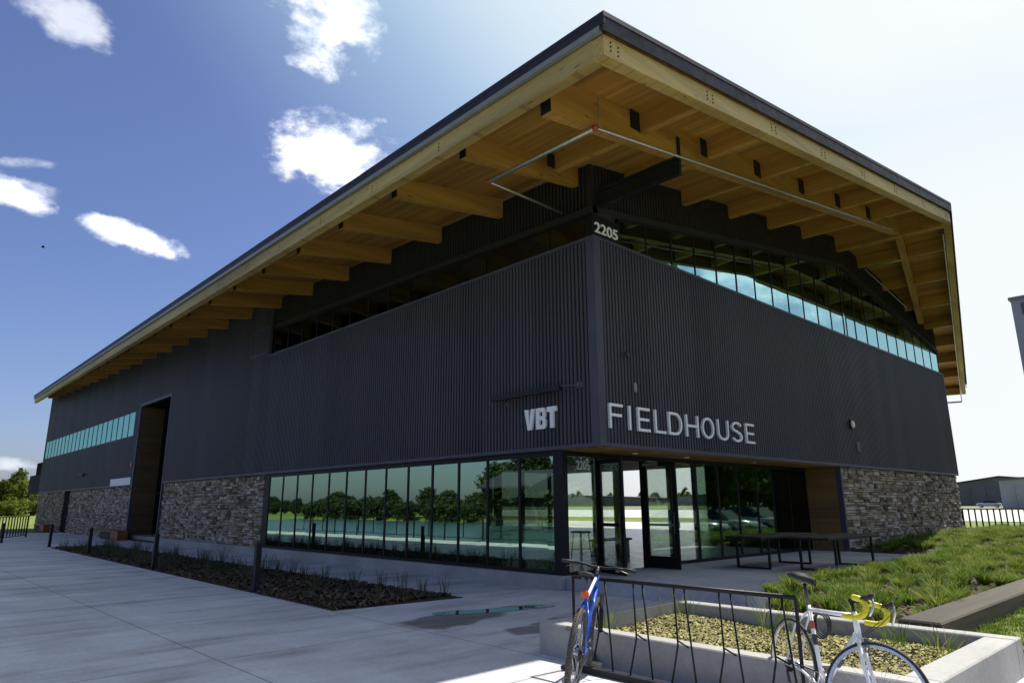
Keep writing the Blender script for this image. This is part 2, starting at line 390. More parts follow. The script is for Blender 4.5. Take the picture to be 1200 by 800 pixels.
slab('terrace', [(0,-3.3),(11.4,-3.05),(11.84,-.02),(11.84,1.14),(0.0,1.14)], -.2, .25, 'terrace', 'raised concrete terrace in front of the entrance', 'terrace')
pond = MB().prism([(-54,8),(-12.2,8),(-12.2,116),(-54,116)], -.75, -.55).build('pond_water', M['pond'])
tag(pond, 'small blue pond beyond the sunlit walk', 'water', kind='structure')
def strip(name, x0, x1, y0, y1, dz, mat, label):
    o = grid_sheet(name, np.linspace(x0, x1, 24), np.linspace(y0, y1, 4), lambda x, y: rise(x)+dz, M[mat])
    return tag(o, label, 'paving', kind='structure')
strip('apron', 24.7, 47, 4, 120, .0, 'concrete_light', 'sunlit pale concrete apron behind the building')
strip('taxiway', 63, 128, -40, 420, -.012, 'concrete_light', 'pale concrete taxiway crossing the airfield')
strip('runway', 150, 178, -160, 600, -.012, 'asphalt', 'grey runway strip far across the grass')
strip('parking_lot', 14, 60, -30, -6.6, -.012, 'asphalt', 'asphalt parking lot south of the building')

# ------------------------------------------------------------------ the fieldhouse
ZB, ZT = 2.87, 7.44; XR, YL = 24.5, 60.3
def F(x, y):
    b = 10.70+.03*(y+3.65)
    return b-.1455*(14-x) if x <= 14 else b-.163*(x-14)
house = empty('fieldhouse', (0, 0, 0), 'dark ribbed metal fieldhouse with stone base and big timber roof overhang', 'building')
HP = lambda name, mb, mat, parent=house, **kw: mb.build(name, M[mat], parent, **kw)

def ribs(mb, face, u0, u1, zb, zt, off=0., p=.112, dep=.075):
    fb = zb if callable(zb) else (lambda u: zb); ft = zt if callable(zt) else (lambda u: zt)
    n = max(1, round((u1-u0)/p)); q = (u1-u0)/n; us = []
    for i in range(n):
        a = u0+i*q
        us += [(a, 0), (a+.38*q, 0), (a+.40*q, dep), (a+.98*q, dep)]
    us.append((u1, 0))
    vs = []; fs = []
    for u, d in us:
        for z in (fb(u), ft(u)):
            vs.append((off-d, u, z) if face == 'L' else (u, off-d, z))
    for i in range(len(us)-1):
        a = 2*i; fs.append((a, a+1, a+3, a+2) if face == 'L' else (a, a+2, a+3, a+1))
    mb.add(vs, fs)
# lower ribbed cladding, long side (x = 0) and gable side (y = 0)
sof_L = lambda y: F(.06, y)+.45
mb = MB()
ribs(mb, 'L', .14, 16.4, ZB+.07, ZT-.05)
ribs(mb, 'L', 16.4, 27.95, ZB+.07, sof_L); ribs(mb, 'L', 27.95, 33.1, 7.3, sof_L); ribs(mb, 'L', 33.1, 34.1, ZB+.07, sof_L)
ribs(mb, 'L', 34.1, YL-.35, ZB+.07, 5.6); ribs(mb, 'L', 34.1, YL-.35, 7.12, sof_L); ribs(mb, 'L', YL-.35, YL, ZB+.07, sof_L)
c_long = HP('ribbed_cladding', mb, 'clad')
mb = MB(); ribs(mb, 'R', .14, XR, ZB+.07, ZT-.05)
c_gable = HP('ribbed_cladding', mb, 'clad')
mb = MB()   # trims
mb.box(-.092, .139, -.092, .139, ZB+.001, ZT-.061)                                            # corner post
mb.box(-.088, .03, .142, 27.858, ZB-.005, ZB+.075); mb.box(-.088, .03, 33.192, YL, ZB-.005, ZB+.075); mb.box(.142, XR+.02, -.088, .03, ZB-.005, ZB+.075)   # base flashing
mb.box(-.096, .12, -.096, 16.4, ZT-.06, ZT+.01); mb.box(.121, XR+.03, -.096, .12, ZT-.059, ZT+.009)     # sill flashing
mb.box(XR-.04, XR+.05, -.086, .1, ZB+.08, ZT-.065)
mb.box(-.09, .05, 27.86, 27.95, .28, 7.35); mb.box(-.09, .05, 33.1, 33.19, .28, 7.35); mb.box(-.09, .05, 27.952, 33.098, 7.22, 7.35)
HP('trim', mb, 'trim')
# upper bands above the clerestory
tz = lambda x: (8.03+.1505*x) if x <= 14.05 else 8.03+.1505*14.05-.166*(x-14.05)    # head trim line on the gable
tl = lambda y: 8.03+.03*y
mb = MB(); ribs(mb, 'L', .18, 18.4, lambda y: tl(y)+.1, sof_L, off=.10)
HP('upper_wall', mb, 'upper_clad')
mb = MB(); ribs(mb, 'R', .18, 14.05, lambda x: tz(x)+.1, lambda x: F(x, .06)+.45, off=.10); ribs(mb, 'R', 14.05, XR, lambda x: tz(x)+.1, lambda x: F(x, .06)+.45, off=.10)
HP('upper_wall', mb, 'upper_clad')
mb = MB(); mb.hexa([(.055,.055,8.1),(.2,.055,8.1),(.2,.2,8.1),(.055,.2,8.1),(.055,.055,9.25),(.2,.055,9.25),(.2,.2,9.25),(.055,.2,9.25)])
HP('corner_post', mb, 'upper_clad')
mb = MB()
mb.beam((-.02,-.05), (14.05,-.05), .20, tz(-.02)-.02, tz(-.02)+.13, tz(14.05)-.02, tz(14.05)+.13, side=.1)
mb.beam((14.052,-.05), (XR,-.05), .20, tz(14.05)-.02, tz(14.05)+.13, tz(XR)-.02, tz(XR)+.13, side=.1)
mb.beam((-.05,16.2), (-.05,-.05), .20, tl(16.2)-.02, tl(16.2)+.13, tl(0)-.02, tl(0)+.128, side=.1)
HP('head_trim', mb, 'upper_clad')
# clerestory windows: one window part per bay, its pane a sub-part
def window(face, u0, u1, zb0, zb1, zt0, zt1, plane, mat, fr=.042, name='window', dep=.10):
    def P(u, d, z): return (plane+d, u, z) if face == 'L' else (u, plane+d, z)
    m = MB()
    def q(ua, ub, za0, zb_, zc, zd):   # ua..ub, bottom z at ua/ub, top z at ua/ub
        pts = [P(ua,0,za0),P(ub,0,zb_),P(ub,dep,zb_),P(ua,dep,za0),P(ua,0,zc),P(ub,0,zd),P(ub,dep,zd),P(ua,dep,zc)]
        m.hexa(pts)
    h = fr/2; L = lambda a, b, u: a+(b-a)*(u-u0)/(u1-u0)
    q(u0, u0+h, L(zb0,zb1,u0), L(zb0,zb1,u0+h), L(zt0,zt1,u0), L(zt0,zt1,u0+h))
    q(u1-h, u1, L(zb0,zb1,u1-h), L(zb0,zb1,u1), L(zt0,zt1,u1-h), L(zt0,zt1,u1))
    a, b = u0+h+.001, u1-h-.001
    q(a, b, L(zb0,zb1,a), L(zb0,zb1,b), L(zb0,zb1,a)+fr, L(zb0,zb1,b)+fr)
    q(a, b, L(zt0,zt1,a)-fr, L(zt0,zt1,b)-fr, L(zt0,zt1,a), L(zt0,zt1,b))
    w = m.build(name, M['black'], house)
    g = MB(); a += .002; b -= .002; e = .002
    g.hexa([P(a,.016,L(zb0,zb1,a)+fr+e),P(b,.016,L(zb0,zb1,b)+fr+e),P(b,.034,L(zb0,zb1,b)+fr+e),P(a,.034,L(zb0,zb1,a)+fr+e),
            P(a,.016,L(zt0,zt1,a)-fr-e),P(b,.016,L(zt0,zt1,b)-fr-e),P(b,.034,L(zt0,zt1,b)-fr-e),P(a,.034,L(zt0,zt1,a)-fr-e)])
    j = [random.uniform(-.0022,.0022) for _ in range(4)]     # every sheet sits a little differently in its frame
    for q_, idx in enumerate(((0,3),(1,2),(4,7),(5,6))):
        for i_ in idx:
            v_ = list(g.v[i_]); v_[0 if face == 'L' else 1] += j[q_]; g.v[i_] = tuple(v_)
    g.build('pane', M[mat], w)
    return w
us = [.96+1.07*i for i in range(23)]; us[-1] = XR-.05
for a, b in zip(us[:-1], us[1:]):
    if a < 14.05 < b:
        window('R', a, 14.05, ZT+.012, ZT+.012, tz(a)-.022, tz(14.05)-.022, .02, 'glass_high')
        window('R', 14.051, b, ZT+.012, ZT+.012, tz(14.05)-.022, tz(b)-.022, .02, 'glass_high')
    else: window('R', a, b, ZT+.012, ZT+.012, tz(a)-.022, tz(b)-.022, .02, 'glass_high')
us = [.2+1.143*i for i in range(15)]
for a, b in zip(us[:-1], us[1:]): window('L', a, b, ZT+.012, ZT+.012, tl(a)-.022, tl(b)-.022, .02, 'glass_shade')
mb = MB(); mb.box(.0, .955, .0, .06, ZT+.012, tz(0)-.024); mb.box(.0, .06, .062, .196, ZT+.012, tz(0)-.024)
HP('number_panel', mb, 'black')
us = np.linspace(34.14, YL-.38, 22)
for a, b in zip(us[:-1], us[1:]): window('L', a, b, 5.605, 5.605, 7.115, 7.115, -.06, 'glass_strip', fr=.075)
# louvre
lv = HP('louvre', MB().box(-.105,-.06,16.55,16.60,7.56,8.66).box(-.105,-.06,18.15,18.20,7.56,8.66).box(-.105,-.06,16.602,18.148,7.56,7.61).box(-.105,-.06,16.602,18.148,8.61,8.66), 'trim')
mb = MB()
for k in range(9): mb.hexa([(-.104,16.605,7.63+.11*k),(-.062,16.605,7.68+.11*k),(-.062,18.145,7.68+.11*k),(-.104,18.145,7.63+.11*k),(-.104,16.605,7.65+.11*k),(-.062,16.605,7.70+.11*k),(-.062,18.145,7.70+.11*k),(-.104,18.145,7.65+.11*k)])
mb.build('blade', M['trim'], lv)

# stone veneer
def veneer(mb, face, u0, u1, z0, z1, base, seed, holes=()):
    r = random.Random(seed); z = z0
    while z < z1-.02:
        h = r.choice([.06,.075,.09,.115,.15]); h = min(h, z1-z)
        if z1-z-h < .04: h = z1-z
        u = u0
        while u < u1-.01:
            w = r.uniform(.18,.66) if h < .09 else r.uniform(.16,.50); w = min(w, u1-u)
            if u1-u-w < .08: w = u1-u
            hs = [(h, 0)]
            if h > .11 and r.random() < .35: hs = [(h*.5, 0), (h*.5, h*.5)]
            for hh, dz in hs:
                if any(u+w > a and u < b and z+dz < d and z+dz+hh > c for a, b, c, d in holes): continue
                d = r.uniform(.02,.08); g = .005; t = r.betavariate(1.3,1.3)
                a, b, c, e = u+g, u+w-g, z+dz+g, z+dz+hh-g; k = r.uniform(.002,.010)
                s = -1
                if face == 'L': vs = [(base,a,c),(base,b,c),(base,b,e),(base,a,e),(base-d,a+k,c+k),(base-d-r.uniform(-.01,.01),b-k,c+k),(base-d-r.uniform(-.01,.01),b-k,e-k),(base-d,a+k,e-k)]
                else: vs = [(a,base,c),(b,base,c),(b,base,e),(a,base,e),(a+k,base-d,c+k),(b-k,base-d-r.uniform(-.01,.01),c+k),(b-k,base-d-r.uniform(-.01,.01),e-k),(a+k,base-d,e-k)]
                fs = [(4,5,6,7),(0,1,5,4),(1,2,6,5),(2,3,7,6),(3,0,4,7)]
                if face == 'L': fs = [f[::-1] for f in fs]
                mb.add(vs, fs, t)
            u += w
        z += h
    mb.box(*((base-.001, base+.15, u0, u1) if face == 'L' else (u0, u1, base-.001, base+.15)), z0, z1, .18) if not holes else None
mb = MB(); veneer(mb, 'L', 16.12, 27.86, .28, ZB-.012, .05, 3); HP('stone_wall', mb, 'stone', tone=True)
mb = MB(); veneer(mb, 'L', 33.2, 48.5, .0, ZB-.012, .05, 4); HP('stone_wall', mb, 'stone', tone=True)
mb = MB(); veneer(mb, 'L', 50.6, YL, .0, ZB-.012, .05, 5); HP('stone_wall', mb, 'stone', tone=True)
mb = MB(); veneer(mb, 'R', 11.98, XR, .2, ZB-.012, .05, 6); HP('stone_wall', mb, 'stone', tone=True)
mb = MB(); mb.box(11.86, 11.965, -.03, .14, .252, ZB-.008); HP('stone_edge_trim', mb, 'trim')
# concrete footing under the long side
mb = MB(); mb.box(-.16, .16, 1.02, 27.85, -.1, .275); HP('concrete_base', mb, 'concrete')
# side door
d = HP('steel_door', MB().box(.045,.12,48.56,50.54,.0,2.78), 'matte_black'); MB().box(-.02,.043,48.75,48.79,1.0,1.15).build('handle', M['alloy_dark'], d)
# hangar door pocket: boarded reveal and folded door leaves
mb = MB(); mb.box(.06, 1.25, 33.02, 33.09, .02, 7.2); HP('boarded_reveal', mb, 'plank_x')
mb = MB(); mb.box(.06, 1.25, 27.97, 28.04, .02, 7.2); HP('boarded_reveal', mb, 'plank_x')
mb = MB(); mb.box(1.25, 1.35, 27.9, 33.1, .02, 7.2)
dl = HP('hangar_door', mb, 'matte_black')
mb = MB()
for y in (28.1, 29.8, 31.5, 33.0): mb.box(1.15, 1.245, y-.05, y+.05, .02, 7.2)
mb.box(1.15, 1.245, 28.16, 29.74, 2.4, 2.5); mb.box(1.15, 1.245, 29.86, 31.44, 2.4, 2.5); mb.box(1.15, 1.245, 31.56, 32.94, 2.4, 2.5)
mb.build('door_frame', M['black'], dl)
mb = MB(); mb.box(.06, 1.25, 28.05, 33.01, 7.19, 7.25); HP('boarded_soffit', mb, 'matte_black')

# ---- entrance recess
YG = 1.15
mb = MB(); mb.box(.0, 11.84, .035, YG-.07, ZB-.02, ZB+.02); HP('recess_soffit', mb, 'deck')
mb = MB(); mb.box(11.85, 11.965, .145, 1.6, .252, ZB-.022); HP('boarded_jamb', mb, 'plank')
for x in (1.9, 4.0, 7.4): HP('downlight', MB().tube([(x,.55,ZB-.045),(x,.55,ZB-.022)], .07, 12), 'light_lens')
us = [1.30+1.105*i for i in range(14)]
for a, b in zip(us[:-1], us[1:]): window('L', a, b, .278, .278, ZB-.055, ZB-.055, .0, 'glass', fr=.075, dep=.14)
mb = MB(); mb.box(-.005, .16, us[-1]+.002, 16.10, .278, ZB-.01); mb.box(-.005, .16, 1.06, 1.298, .278, ZB-.01); mb.box(-.004, .15, 1.30, 15.66, ZB-.053, ZB-.008)
HP('corner_mullion', mb, 'black')
us = [3.02,4.1,5.25,6.35,7.4,8.5,9.5]
window('R', .165, 1.18, .252, .252, ZB-.055, ZB-.055, YG-.05, 'glass_clear', fr=.075, dep=.13)
for a, b in zip(us[:-1], us[1:]): window('R', a, b, .252, .252, ZB-.055, ZB-.055, YG-.05, 'glass_low' if a > 5 else 'glass_clear', fr=.075, dep=.13)
for a, b in ((9.501,10.6),(10.601,11.845)): window('R', a, b, .252, .252, ZB-.055, ZB-.055, YG-.05, 'glass_dark', fr=.075, dep=.13)
mb = MB(); mb.box(1.182, 3.018, YG-.05, YG+.08, ZB-.15, ZB-.055); mb.box(.165, 11.845, YG-.045, YG+.07, ZB-.053, ZB-.021)
mb.box(1.182, 1.25, YG-.05, YG+.08, .252, ZB-.152); mb.box(2.95, 3.018, YG-.05, YG+.08, .252, ZB-.152)
HP('door_surround', mb, 'black')
def door_leaf(hx, ang, flip):
    # leaf built along +x from its hinge then swung outwards about the hinge
    w, h = .93, 2.43; fr = .10
    T = Matrix.Translation((hx, YG-.04, .262)) @ Matrix.Rotation(ang, 4, 'Z')
    m = MB(); m.box(0, fr, -.025, .025, 0, h).box(w-fr, w, -.025, .025, 0, h).box(fr+.001, w-fr-.001, -.025, .025, h-fr, h).box(fr+.001, w-fr-.001, -.025, .025, 0, .27 if flip else .16)
    if not flip: m.box(fr+.001, w-fr-.001, -.025, .025, .98, 1.05)
    leaf = m.xform(T).build('door', M['black'], house)
    MB().box(fr+.003, w-fr-.003, -.006, .006, .272 if flip else .162, h-fr-.002).xform(T).build('pane', M['glass_clear'], leaf)
    if flip:   # push bar on the inner face
        MB().box(.06, w-.05, .028, .085, .95, 1.0).box(w-.12, w-.04, .087, .12, .90, 1.06).xform(T).build('push_bar', M['galv'], leaf)
        MB().box(.02, .45, -.07, -.027, h-.09, h-.02).xform(T).build('door_closer', M['alloy'], leaf)
    MB().tube([(w-.05,-.03,.8),(w-.05,-.09,.8),(w-.05,-.09,1.25),(w-.05,-.03,1.25)], .013, 8).xform(T).build('handle', M['alloy_dark'], leaf)
    return leaf
door_leaf(1.255, R(-107), False)
door_leaf(2.945, R(-91), True)

# ---- roof: fascia, purlins, deck, metal
XS = -4.0; YS = -3.65; TIP = (33.7, 1.27); YB = 61.5
A_, B_, C_, D_, E_, G_ = (XS, YS), (14, YS), TIP, (33.7, YB), (14, YB), (-1.15, YB)
def fas(p, q, mat, th=.21, inset=.105, h=.345, dz=0., e=0):
    m = MB(); m.beam(p, q, th, F(*p)+dz, F(*p)+dz+h, F(*q)+dz, F(*q)+dz+h, side=inset); return HP('fascia_beam', m, mat)
fas_rake = fas((XS,YS+.0), (14,YS), 'wood_fx'); fas((14.001,YS), TIP, 'wood_fx')
fas_left = fas(G_, (XS+.0005,YS+.212), 'wood_fy'); fas((33.7,1.50), D_, 'wood_fy')
deck = MB()
near = [A_, B_, E_, G_]; far = [B_, C_, D_, E_]
Fn = lambda x, y: 10.70+.03*(y+3.65)-.1455*(14-x); Ff = lambda x, y: 10.70+.03*(y+3.65)-.163*(x-14)
deck.prism(near, lambda x, y: Fn(x,y)+.500, lambda x, y: Fn(x,y)+.58); deck.prism(far, lambda x, y: Ff(x,y)+.500, lambda x, y: Ff(x,y)+.58)
HP('timber_deck', deck, 'deck')
k = .09
near2 = [(XS-k,YS-k),(14,YS-k),(14,YB+k),(-1.15-k,YB+k)]; far2 = [(14,YS-k),(33.7+k,1.27-k*1.2),(33.7+k,YB+k),(14,YB+k)]
mb = MB(); mb.prism(near2, lambda x, y: Fn(x,y)+.585, lambda x, y: Fn(x,y)+.665); mb.prism(far2, lambda x, y: Ff(x,y)+.585, lambda x, y: Ff(x,y)+.665)
HP('metal_roof', mb, 'metal_edge')
def edge(p, q, z0, z1, side, th=.03): return HP('metal_fascia', MB().beam(p, q, th, F(*p)+z0, F(*p)+z1, F(*q)+z0, F(*q)+z1, side=side), 'metal_edge')
edge((XS-.09,YS), (14,YS), .352, .582, -.06); edge((14.001,YS), TIP, .352, .582, -.06); edge((33.7,1.3), (33.7,YB), .352, .582, -.06); edge((-1.15,YB), (XS,YS-.09), .45, .582, -.07)
# blocking between the fascia and the deck
for p, q in (((XS+.1,YS),(14,YS)),((14.001,YS),TIP),((-1.15,YB),(XS,YS+.25)),((33.7,1.6),(33.7,YB))):
    HP('blocking', MB().beam(p, q, .10, F(*p)+.347, F(*p)+.498, F(*q)+.347, F(*q)+.498, side=.08), 'deck')
mb = MB(); mb.beam((-1.15,YB), (XS,YS+.0), .08, F(-1.15,YB)+.352, F(-1.15,YB)+.446, F(XS,YS)+.352, F(XS,YS)+.446, side=-.05)
HP('gutter', mb, 'gutter')
def eave_x(y): return XS+(y-YS)/(YB-YS)*(-1.15-XS)
LEFT_Y = [.47+2.58*k for k in range(23)]
for y in LEFT_Y[:6]:
    for dy in (-.09,.09):
        for dz in (.10,.17,.24):
            x = eave_x(y); MB().tube([(x-.012,y+dy,F(x,y)+dz),(x+.01,y+dy,F(x,y)+dz)], .016, 6).build('bolt', M['metal_edge'], fas_left)
JX = [-1.05+2.43*k for k in range(14)]
def rake_y(x): return YS if x <= 14 else YS+(x-14)/(TIP[0]-14)*(TIP[1]-YS)
for x in [-3.75]+JX[:7]:
    for dx in (-.09,.09):
        for dz in (.10,.17,.24): MB().tube([(x+dx,YS-.012,F(x,YS)+dz),(x+dx,YS+.01,F(x,YS)+dz)], .016, 6).build('bolt', M['metal_edge'], fas_rake)
# beams along the long side
for y in LEFT_Y:
    x0 = eave_x(y)+.52; x1 = .06
    m = MB(); m.beam((x0,y), (x1,y), .17, F(x0,y)+.02, F(x0,y)+.499, F(x1,y)+.02, F(x1,y)+.499)
    if y < .5: m = MB(); m.beam((x0,y), (.02,y), .17, F(x0,y)+.02, F(x0,y)+.499, F(x1,y)+.02, F(x1,y)+.499)
    b = HP('roof_beam', m, 'wood_x')
    MB().box(x0-.022, x0-.001, y-.09, y+.09, F(x0,y)+.03, F(x0,y)+.46).build('steel_plate', M['steel_black'], b)
    MB().box(eave_x(y)+.212, x0-.023, y-.012, y+.012, F(x0,y)+.12, F(x0,y)+.44).build('steel_connector', M['steel_black'], b)
# outriggers parallel to the rake
def outr(p, q, mat, dp=.04, dq=.04):
    m = MB(); m.beam(p, q, .22, F(*p)-dp, F(*p)+.499, F(*q)-dq, F(*q)+.499); return HP('outrigger_beam', m, mat)
OY = lambda x: -2.05 if x <= 14 else -2.05+(x-14)*.235
o1 = outr((XS+.44,-2.05), (13.85,-2.05), 'wood_x', .17, .04); o2 = outr((14.15,OY(14.15)), (22.3,OY(22.3)), 'wood_x')
MB().box(XS+.418, XS+.439, -2.16, -1.94, F(XS+.4,-2)-.15, F(XS+.4,-2)+.30).build('steel_plate', M['steel_black'], o1)
# ridge beam and joists
m = MB(); m.beam((14,.06), (14,YS+.212), .24, F(14,0)-.10, F(14,0)+.495, F(14,YS+.2)-.10, F(14,YS+.2)+.495); HP('ridge_beam', m, 'wood_y')
for x in JX:
    if abs(x-13.5) < .6: continue
    ye = rake_y(x)+.215
    segs = []
    yi = .06 if x < XR else 30.
    if x < 22.3: segs = [(ye, OY(x)-.115), (OY(x)+.115, yi)]
    else: segs = [(ye, yi)]
    for ya, yb in segs:
        m = MB(); m.beam((x,ya), (x,yb), .15, F(x,ya)+.05, F(x,ya)+.499, F(x,yb)+.05, F(x,yb)+.499)
        j = HP('roof_joist', m, 'wood_y')
        def hang(*q): MB().box(*q).build('joist_hanger', M['steel_black'], j)
        hang(x-.095, x+.095, ya+.001, ya+.02, F(x,ya)+.03, F(x,ya)+.40)
        if x < 22.3:      # steel plates where a joist meets the outrigger
            if yb < 0: hang(x-.335, x-.077, yb-.03, yb-.001, F(x,yb)+.06, F(x,yb)+.44)
            else: hang(x-.30, x-.077, yb-.02, yb-.001, F(x,yb)+.08, F(x,yb)+.40)
# black cantilever steel over the corner
m = MB(); z0 = 8.19
m.box(.13, .25, -2.17, .0, z0, z0+.06).box(.13, .25, -2.17, .0, z0+.34, z0+.40).box(.18, .2, -2.17, .0, z0+.06, z0+.34).box(.15, .23, -2.20, -2.172, z0-.02, z0+.82)
HP('steel_bracket', m, 'steel_black')
# sprinkler pipes
def FP(*pts, r=.028): return HP('sprinkler_pipe', MB().tube(pts, r, 8), 'galv', smooth=True)
p = FP((-2.55,.55,8.11),(-2.55,-2.25,8.09), r=.042); FP((-2.5,.56,8.11),(-.02,.86,8.28)); FP((-2.5,-2.26,8.10),(12.72,-2.26,10.50))
for q in ((-2.55,.56,8.11),(-2.55,-2.26,8.09)): HP('pipe_coupling', MB().ball(q, .062), 'red', smooth=True)
mb = MB()
for x in (-2.45, .9, 4.9, 8.8, 11.9): mb.bar((x,-2.26,8.11+(x+2.5)*.1577), (x,-2.26,F(x,-2.26)+.46), .014)
HP('pipe_hanger', mb, 'galv')
FP((15.1,-1.72,10.17),(15.6,-.3,10.34),(19.9,-.3,9.66), r=.022)
mb = MB(); mb.tube([(14.3,-3.30,10.45),(33.4,1.45,7.62),(33.4,1.45,7.25)], .02, 6); mb.tube([(33.4,1.45,7.2),(33.4,4.0,7.28)], .05, 6)
HP('conduit', mb, 'galv')

# ---- lettering and fittings on the walls
def lettering(text, mat, x0, x1, z0, z1, dep, place, bold=0., name='lettering', parent=house, space=1.0):
    cu = bpy.data.curves.new('t', 'FONT'); cu.body = text; cu.extrude = dep/2; cu.offset = bold; cu.space_character = space
    ob = bpy.data.objects.new('t', cu); COL.objects.link(ob); bpy.context.view_layer.update()
    me = bpy.data.meshes.new_from_object(ob.evaluated_get(bpy.context.evaluated_depsgraph_get()))
    bpy.data.objects.remove(ob)
    co = [v.co.copy() for v in me.vertices]
    a0 = min(c.x for c in co); a1 = max(c.x for c in co); b0 = min(c.y for c in co); b1 = max(c.y for c in co)
    for v, c in zip(me.vertices, co):
        s = x0+(c.x-a0)/(a1-a0)*(x1-x0); t = z0+(c.y-b0)/(b1-b0)*(z1-z0)
        v.co = place(s, t, c.z)
    me.materials.clear(); me.materials.append(mat); me.name = name
    o = bpy.data.objects.new(name, me); COL.objects.link(o); o.parent = parent; return o
LETTERS = [('F',.15,.60),('I',.78,.90),('E',1.12,1.56),('L',1.75,2.16),('D',2.28,2.82),('H',2.99,3.52),('O',3.68,4.22),('U',4.40,4.92),('S',5.09,5.59),('E',5.79,6.24)]
def stroke_letter(ch, x0, x1, z0, z1, t=.058):
    w, h = x1-x0, z1-z0; k = t/2; L, Rr, B, T = x0+k, x1-k, z0+k, z1-k; mz = (z0+z1)/2
    arc = lambda cx, cz, rx, rz, a0, a1, n=14: [(cx+rx*math.cos(R(a0+(a1-a0)*i/n)), cz+rz*math.sin(R(a0+(a1-a0)*i/n))) for i in range(n+1)]
    S = {'F': [[(L,z0),(L,z1)],[(L+k,T),(x1,T)],[(L+k,mz+.02),(x1-w*.10,mz+.02)]], 'I': [[((x0+x1)/2,z0),((x0+x1)/2,z1)]],
         'E': [[(L,z0),(L,z1)],[(L+k,T),(x1,T)],[(L+k,mz),(x1-w*.08,mz)],[(L+k,B),(x1,B)]], 'L': [[(L,z0),(L,z1)],[(L+k,B),(x1,B)]],
         'D': [[(L,z0),(L,z1)],[(L+k,T),(x1-w*.5,T)]+arc(x1-w*.5,mz,w*.5-k,h/2-k,90,-90)[1:]+[(L+k,B)]], 'H': [[(L,z0),(L,z1)],[(Rr,z0),(Rr,z1)],[(L+k,mz),(Rr-k,mz)]],
         'O': [arc((x0+x1)/2,mz,w/2-k,h/2-k,0,360,36)], 'U': [[(L,z1)]+[(L,z0+h*.36)]+arc((x0+x1)/2,z0+h*.36,w/2-k,h*.36-k,180,360,18)[1:]+[(Rr,z1)]],
         'S': [arc((x0+x1)/2,z1-h*.265,w/2-k,h*.265-k,20,270,18)+arc((x0+x1)/2,z0+h*.265,w/2-k,h*.265-k,90,-160,18)[1:]]}[ch]
    m = MB()
    for pl in S:
        n = len(pl); Ls, Rs = [], []
        for i, p in enumerate(pl):
            cl = (abs(pl[0][0]-pl[-1][0])+abs(pl[0][1]-pl[-1][1])) < 1e-6 and n > 3
            a_ = pl[i-1] if i > 0 else (pl[-2] if cl else p); b_ = pl[i+1] if i < n-1 else (pl[1] if cl else p)
            d = Vector((b_[0]-a_[0], b_[1]-a_[1])).normalized(); nx, nz = -d.y*k, d.x*k
            Ls.append((p[0]+nx, p[1]+nz)); Rs.append((p[0]-nx, p[1]-nz))
        vs = []
        for (a0, a1), (b0, b1) in zip(Ls, Rs): vs += [(a0,-.075,a1),(b0,-.075,b1),(b0,-.13,b1),(a0,-.13,a1)]
        fs = [(0,1,2,3)[::-1], tuple(4*(n-1)+q for q in range(4))]
        for i in range(n-1):
            for q in range(4): fs.append((4*i+q, 4*i+(q+1)%4, 4*i+4+(q+1)%4, 4*i+4+q))
        m.add(vs, fs)
    return HP('letter', m, 'letter')
for ch, x0, x1 in LETTERS: stroke_letter(ch, x0+.05, x1+.05, 3.25, 3.77)
def block_letter(polys):
    m = MB()
    for P in polys:      # outline along the wall and up, extruded off the wall
        n = len(P); P = [(-1.59+(u+1.515)*.80, 3.34+(z-3.32)*.92) for u, z in P]; vs = [(-.068, -u, z) for u, z in P]+[(-.125, -u, z) for u, z in P]
        m.add(vs, [tuple(range(n)), tuple(range(n,2*n))[::-1]]+[(i,n+i,n+(i+1)%n,(i+1)%n) for i in range(n)])
    return HP('letter', m, 'letter')
z0, z1 = 3.32, 3.83
block_letter([[(-2.14,z1),(-1.99,z1),(-1.934,z0+.13),(-1.934,z0),(-2.01,z0)], [(-1.934,z0),(-1.86,z0),(-1.73,z1),(-1.88,z1),(-1.934,z0+.13)]])
bl = [[(-1.68,z0),(-1.55,z0),(-1.55,z1),(-1.68,z1)]]+[[(-1.55,a),(-1.42,a),(-1.42,b),(-1.55,b)] for a, b in ((z0,z0+.10),(z0+.21,z0+.31),(z1-.10,z1))]
block_letter(bl+[[(-1.42,z0),(-1.36,z0),(-1.30,z0+.06),(-1.30,z0+.21),(-1.34,z0+.26),(-1.42,z0+.26)], [(-1.42,z0+.26),(-1.34,z0+.26),(-1.31,z0+.30),(-1.31,z1-.06),(-1.36,z1),(-1.42,z1)]])
block_letter([[(-1.25,z1),(-1.25,z1-.12),(-.89,z1-.12),(-.89,z1)], [(-1.135,z0),(-1.005,z0),(-1.005,z1-.12),(-1.135,z1-.12)]])
lettering('2205', M['letter'], .05, .86, 7.57, 7.82, .02, lambda s, t, d: (s, -.025-d, t), bold=.014, name='house_number')
lettering('2205', M['letter'], .52, .98, 2.46, 2.66, .006, lambda s, t, d: (s, YG-.025-d, t), bold=.012, name='house_number')
fx = HP('sign_light', MB().box(-.36,-.26,.78,3.02,4.09,4.21), 'steel_black')
MB().bar((-.30,.80,4.19),(-.05,.45,4.19),.02).bar((-.30,2.9,4.15),(-.05,2.7,4.05),.02).box(-.07,-.035,.38,.52,4.14,4.26).box(-.07,-.035,2.62,2.76,3.98,4.08).build('bracket', M['alloy_dark'], fx)
HP('security_camera', MB().box(.80,.90,-.09,-.034,4.88,4.98).tube([(.85,-.09,4.93),(.85,-.16,4.93),(.80,-.22,4.89)], .035, 10).ball((.93,-.11,4.88), .05), 'trim', smooth=False)
HP('wall_box', MB().box(1.10,1.20,-.12,-.034,4.10,4.30), 'gutter')
